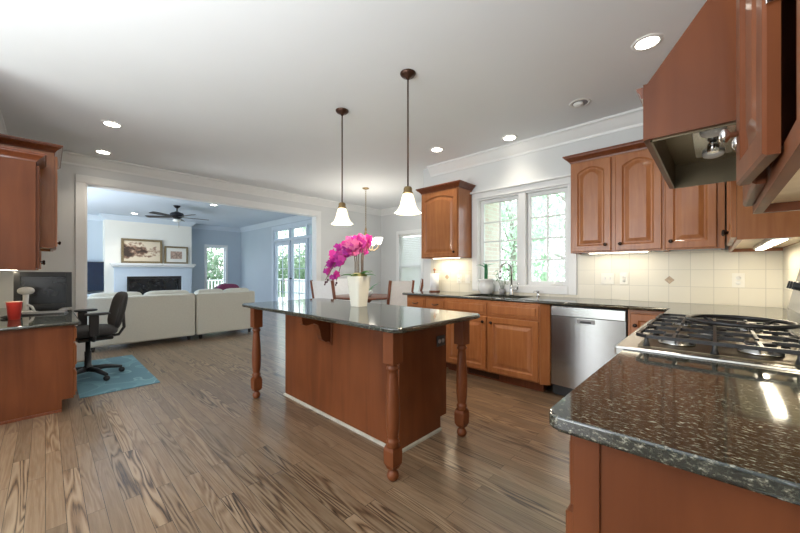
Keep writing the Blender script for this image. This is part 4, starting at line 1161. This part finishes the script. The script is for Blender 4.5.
downlight(-4.625, .48, 'lit round ceiling downlight nearest the desk wall cabinets')
downlight(-5.79, .513, 'lit round ceiling downlight close to the header of the wide opening')
downlight(-2.576, 3.42, 'lit round ceiling downlight in front of the single-door cabinet by the window')
downlight(-1.736, 3.70, 'lit round ceiling downlight directly above the sink window', 6)
downlight(-.334, 2.80, 'lit round ceiling downlight beside the range hood, the largest in view', 12)
downlight(-.905, 3.38, 'unlit round ceiling downlight before the double-door wall cabinet', on=False)
downlight(-8.5, 2.69, 'lit round ceiling downlight in the living room beside the fan', 8)
downlight(-11.3, 1.63, 'lit round ceiling downlight in the living room above the fireplace', 22)

# ---------------------------------------------------------------- living room
r = thing('ceiling_fan', 'black five-blade ceiling fan in the blue living room', 'ceiling fan', (-9.25, 2.13, 0))
MB().lathe([(.075, CZ - .0005), (.07, CZ - .02), (.03, CZ - .06), (.0, CZ - .06)], n=20).build('canopy', 'black_metal', r)
MB().lathe([(.013, CZ - .05), (.013, 2.60)], n=10).build('rod', 'black_metal', r)
MB().lathe([(.03, 2.62), (.06, 2.60), (.13, 2.575), (.145, 2.54), (.14, 2.50), (.10, 2.475), (.07, 2.45), (.0, 2.44)], n=24).build('motor', 'black_metal', r)
MB().lathe([(.05, 2.44), (.085, 2.42), (.08, 2.385), (.04, 2.365), (0, 2.36)], n=20).build('light_kit', 'ceramic', r)
for k in range(5):
    a = 2 * PI * k / 5 + .25
    b = MB(); b.prism([(.13, -.045), (.22, -.055), (.62, -.075), (.665, -.06), (.675, 0), (.665, .06), (.62, .075), (.22, .055), (.13, .045)], 'z', -.004, .004)
    b.move(Matrix.Translation((0, 0, 2.487)) @ Matrix.Rotation(a, 4, 'Z') @ Matrix.Rotation(math.radians(10), 4, 'X')); b.build('blade', 'black_metal', r)
MB().tube([(.03, .03, 2.37), (.03, .03, 2.24)], .003, 5).build('pull_chain', 'brass', r)

# fireplace surround
r = thing('fireplace', 'pale blue mantelpiece with black firebox behind the sofa', 'fireplace', (-12.049, 2.22, 0))
b = MB(); b.box(.001, .20, -1.02, 1.02, 1.38, 1.435, .006); b.box(.001, .16, -.99, .99, 1.335, 1.379, .01); b.build('mantel_shelf', 'trim', r)
b = MB(); b.box(.001, .10, -.93, .93, 1.06, 1.334, .004); b.sweep([(.001, .93), (.101, .93), (.101, -.93), (.001, -.93)][::-1], [(0, 1.29), (.01, 1.29), (.035, 1.334), (0, 1.334)]); b.build('frieze', 'trim_blue', r)
for s in (-1, 1):
    b = MB(); y0, y1 = sorted((s * .66, s * .93)); b.box(.001, .10, y0, y1, 0, 1.059, .004); b.box(.1005, .115, y0 + .04, y1 - .04, .15, 1.02, .006); b.build('pilaster', 'trim_blue', r)
b = MB(); b.box(.001, .03, -.66, -.60, 0, 1.059); b.box(.001, .03, .60, .66, 0, 1.059); b.box(.001, .03, -.60, .60, .98, 1.059); b.build('facing', 'black_plastic', r)
MB().box(.001, .012, -.60, .60, .02, .98).build('firebox', 'screen', r)
def picture(name, label, y0, y1, z0, z1, fw, canvas, x=-12.03, lean=.10, inner=None):
    r = thing(name, label, 'picture', (x + .0, (y0 + y1) / 2, z0), 0, 'framed pictures on the mantel')
    w, h = (y1 - y0) / 2, z1 - z0; b = MB()
    b.box(0, .035, -w, -w + fw, 0, h, .006); b.box(0, .035, w - fw, w, 0, h, .006); b.box(0, .035, -w + fw, w - fw, 0, fw, .006); b.box(0, .035, -w + fw, w - fw, h - fw, h, .006)
    b.build('frame', 'gilt', r)
    MB().box(.006, .014, -w + fw, w - fw, fw, h - fw).build('canvas', canvas, r)
    if inner:
        MB().box(.0145, .017, -w + fw + inner, w - fw - inner, fw + inner * .9, h - fw - inner * .9).build('print', 'print', r)
    return r
picture('landscape_painting', 'wide framed brown landscape painting standing on the mantel', 1.437, 2.394, 1.4365, 2.13, .06, 'landscape')
picture('framed_print', 'smaller framed print with a wide pale mat standing on the mantel', 2.44, 3.06, 1.4365, 1.965, .05, 'paper', inner=.11)
# television in the corner
r = thing('media_console', 'low white media console against the blue back wall', 'console', (XB + .25, .55, 0))
MB().box(-.22, .22, -.50, .50, .0, .60, .006).build('body', 'trim_blue', r)
for s in (-1, 1): MB().box(.2205, .238, min(s * .01, s * .48), max(s * .01, s * .48), .04, .57, .004).build('door', 'trim_blue', r)
r = thing('television', 'dark navy television against the blue wall at the opening jamb', 'television', (XB + .25, .62, .601))
MB().box(-.02, .02, -.50, .50, .06, .865, .006).build('housing', 'black_plastic', r)
MB().box(.0205, .023, -.48, .48, .08, .845).build('screen', 'navy', r)
b = MB(); b.box(-.10, .10, -.2, .2, 0, .012, .003); b.box(-.02, .0, -.05, .05, .012, .07); b.build('stand', 'black_plastic', r)

def sofa(y0, y1, label, arm):
    r = thing('sofa', label, 'sofa', (-6.65, (y0 + y1) / 2, 0), 0, 'ivory sofas backing onto the kitchen')
    w = (y1 - y0) / 2
    MB().box(-.18, .0, -w, w, .075, .815, .03, 4, smooth=True).build('back', 'sofa', r)
    MB().box(-.95, -.17, -w, w, .09, .36, .03, 3, smooth=True).build('seat_frame', 'sofa', r)
    n = 2
    for k in range(n):
        c0 = -w + .03 + (2 * w - .06) * (k + .5) / n + (0 if not arm else arm * -.0)
        MB().puff(-.58, c0, .44, .36, (2 * w - .06) / n / 2 - .006, .085, .35).build('seat_cushion', 'sofa', r)
        MB().puff(-.24, c0, .69, .12, (2 * w - .06) / n / 2 - .006, .18, .36, rot=Matrix.Rotation(-.16, 3, 'Y')).build('back_cushion', 'sofa', r)
    if arm:
        ya = arm * w; yb = arm * w - arm * .09
        MB().box(-.95, -.10, min(ya, yb), max(ya, yb), .09, .62, .05, 4, smooth=True).build('arm', 'sofa', r)
    for sx in (-.88, -.08):
        for sy in (-w + .08, w - .08):
            MB().lathe([(.022, 0), (.035, .089)], (sx, sy, 0), 10).build('foot', 'black_plastic', r)
    return r
sofa(.40, 1.81, 'ivory sofa section with its back to the kitchen, nearer the desk', -1)
sofa(1.83, 2.86, 'ivory sofa section with its back to the kitchen, nearer the glazed doors', 1)
o = MB().puff(0, 0, 0, .09, .22, .21, .6).build('throw_pillow', 'purple'); o.location = (-7.15, 2.53, .745); tag(o, 'plum throw pillow leaning on the sofa end near the glazed doors', 'pillow', 'dark throw pillows')
o = MB().puff(0, 0, 0, .08, .19, .19, .6, rot=Matrix.Rotation(.5, 3, 'X')).build('throw_pillow', 'taupe'); o.location = (-7.36, 2.50, .745); tag(o, 'taupe throw pillow beside the plum pillow on the sofa', 'pillow', 'dark throw pillows')

# ---------------------------------------------------------------- breakfast nook
r = thing('dining_table', 'round dark dining table in the nook under the chandelier', 'dining table', (-4.73, 4.09, 0))
MB().lathe([(.0, .715), (.60, .715), (.62, .725), (.62, .742), (.61, .748), (0, .748)], n=40).build('tabletop', 'cherry_dark', r)
MB().lathe([(.30, 0), (.30, .03), (.10, .07), (.06, .20), (.08, .40), (.06, .60), (.16, .714)], n=20).build('pedestal', 'cherry_dark', r)
def dchair(label):
    r = thing('dining_chair', label, 'dining chair', (0, 0, 0), 0, 'white chairs round the nook table')
    # faces -y, back at +y
    MB().box(-.22, .22, -.21, .20, .43, .49, .02, 3).build('seat', 'chair_white', r)
    for s in (-1, 1):
        b = MB(); b.tube([(s * .215, .20, 0), (s * .215, .20, .45), (s * .215, .235, .75), (s * .215, .295, 1.06)], .024, 8); b.build('back_post', 'cherry_dark', r)
        MB().lathe([(.014, 0), (.021, .43)], (s * .19, -.18, 0), 10).build('leg', 'cherry_dark', r)
    b = MB(); b.prism([(.175, .44), (.205, .44), (.248, .75), (.306, 1.05), (.278, 1.05), (.218, .75)], 'x', -.19, .19); b.build('backrest', 'chair_white', r)
    return r
import mathutils
cpos = [(-3.834, 3.879, 'white-backed dining chair with brown posts between the orchid pot and the window counter'),
        (-4.16, 4.60, 'white-backed dining chair farther off beside the nook window blinds'),
        (-4.52, 3.23, 'white-backed dining chair between the opening casing and the orchid pot'),
        (-5.515, 4.286, 'white-backed dining chair across the table, half hidden behind the orchid pot')]
ch = dchair(cpos[0][2])
for i, (x, y, lb) in enumerate(cpos):
    a = math.atan2(-(y - 4.09), -(x + 4.73)) + PI / 2      # local -y looks at the table
    if i == 0: ch.location = (x, y, 0); ch.rotation_euler = (0, 0, a)
    else: dup(ch, (x, y, 0), a, lb)
r = thing('table_plant', 'green plant in a white bowl on the nook dining table', 'potted plant', (-4.60, 4.02, .749))
MB().lathe([(.05, 0), (.09, .04), (.10, .11), (.09, .11), (.08, .05), (0, .045)], n=20).build('bowl', 'ceramic', r)
for k in range(8):
    b = MB(); strap_leaf(b, k * .8, .20 + .05 * (k % 3), .03, 1.1 + .3 * (k % 2), .6, .06); b.build('leaf', 'leaf_bright', r)

# ---------------------------------------------------------------- outdoors
o = MB().box(-40, 25, -25, 45, -.6, -.45).build('ground', 'grass'); o['kind'] = 'structure'
def tree(x, y, h, rad, label, n=900, seed=1):
    rnd = random.Random(seed)
    r = thing('tree', label, 'tree', (x, y, -.45), 0, 'trees outside the windows')
    MB().tube([(0, 0, 0), (.1, .05, h * .4), (.05, -.1, h * .8)], [.16, .12, .06], 8).build('trunk', 'bark', r)
    b = MB()
    for k in range(9):
        a = rnd.uniform(0, 6.28); q = rnd.uniform(.4, .9) * rad; z = h * rnd.uniform(.35, .9)
        b.tube([(.05, 0, z * .75), (q * .5 * math.cos(a), q * .5 * math.sin(a), z * .9), (q * math.cos(a), q * math.sin(a), z)], [.05, .035, .012], 6)
    b.build('branches', 'bark', r, kind='stuff')
    b = MB()
    cl = [(Vector((rnd.uniform(-1, 1), rnd.uniform(-1, 1), rnd.uniform(-1, 1))) * rad, rnd.uniform(.35, .8)) for _ in range(26)]
    for k in range(n):
        c, q = rnd.choice(cl)
        p = Vector((c.x, c.y, h * .58 + c.z * h * .42 / rad)) + Vector((rnd.gauss(0, 1), rnd.gauss(0, 1), rnd.gauss(0, 1))) * q * .6
        s = rnd.uniform(.05, .10); R = mathutils.Euler((rnd.uniform(0, 6), rnd.uniform(0, 6), rnd.uniform(0, 6))).to_matrix()
        b.face([p + R @ Vector(t) * s for t in ((-1, 0, 0), (0, -.55, .15), (1.1, 0, 0), (0, .55, .15))])
    b.build('foliage', 'tree_leaf', r, kind='stuff')
    return r
tree(-5.6, 12.0, 5.5, 1.7, 'pale green leafy tree seen through both panes of the sink window', 5000, 1)
tree(-2.2, 9.0, 5.0, 1.6, 'pale green leafy tree filling the window half beside the double-door cabinet', 5000, 2)
tree(-4.4, 18, 6.5, 2.4, 'pale green tree standing farther back behind the sink window', 4500, 3)
tree(-16.5, 14.5, 6.5, 2.2, 'pale green tree beyond the glazed living room doors', 4500, 4)
tree(-24.0, 14.5, 6.5, 2.2, 'pale green tree farther off beyond the sidelight of the glazed doors', 4000, 5)
def shrub(x, y, label, seed):
    rnd = random.Random(seed)
    r = thing('shrub', label, 'shrub', (x, y, -.45), 0, 'shrubs beyond the porch')
    b = MB()
    for k in range(7):
        a = rnd.uniform(0, 6.28); b.tube([(0, 0, 0), (.3 * math.cos(a), .3 * math.sin(a), 1.0), (.8 * math.cos(a), .8 * math.sin(a), 2.2)], [.04, .03, .012], 6)
    b.build('stems', 'bark', r, kind='stuff')
    b = MB()
    for k in range(2600):
        u = Vector((rnd.gauss(0, .55), rnd.gauss(0, .5), rnd.gauss(1.45, .75)))
        if u.z < .1 or abs(u.x) > 1 or abs(u.y) > .75: continue
        q = rnd.uniform(.05, .11); R = mathutils.Euler((rnd.uniform(0, 6), rnd.uniform(0, 6), rnd.uniform(0, 6))).to_matrix()
        b.face([u + R @ Vector(t) * q for t in ((-1, 0, 0), (0, -.55, .15), (1.1, 0, 0), (0, .55, .15))])
    b.build('foliage', 'shrub_leaf', r, kind='stuff')
shrub(-15.5, 9.1, 'green shrub beyond the porch railing, seen through the middle glazed door', 21)
shrub(-17.9, 9.1, 'green shrub beyond the porch railing, seen through the sidelight of the glazed doors', 22)
shrub(-13.1, 9.1, 'green shrub beyond the porch railing near the opening casing', 23)
shrub(-16.6, 5.0, 'green shrub outside the narrow living room window', 24)
def railing(x0, y0, x1, y1, label):
    r = thing('porch_railing', label, 'railing', (x0, y0, -.119), math.atan2(y1 - y0, x1 - x0), 'porch railings')
    L = math.hypot(x1 - x0, y1 - y0)
    MB().box(0, L, -.03, .03, .95, .99).build('top_rail', 'trim', r); MB().box(0, L, -.025, .025, .10, .14).build('bottom_rail', 'trim', r)
    b = MB(); k = 0
    while k * .12 < L - .05: b.box(.05 + k * .12, .085 + k * .12, -.016, .016, .14, .95); k += 1
    b.build('baluster', 'trim', r, kind='stuff')
railing(-14.5, 7.6, -6.5, 7.6, 'white porch railing seen through the glazed doors')
railing(-14.6, 2.2, -14.6, 7.5, 'white porch railing seen through the narrow living room window')
o = MB().box(-14.8, -6.4, YL + .16, 7.75, -.12, -.02).build('floor_porch', 'trim'); o['kind'] = 'structure'
o = MB().box(-14.8, XB - .16, 2.0, YL + .155, -.12, -.02).build('floor_porch_side', 'trim'); o['kind'] = 'structure'
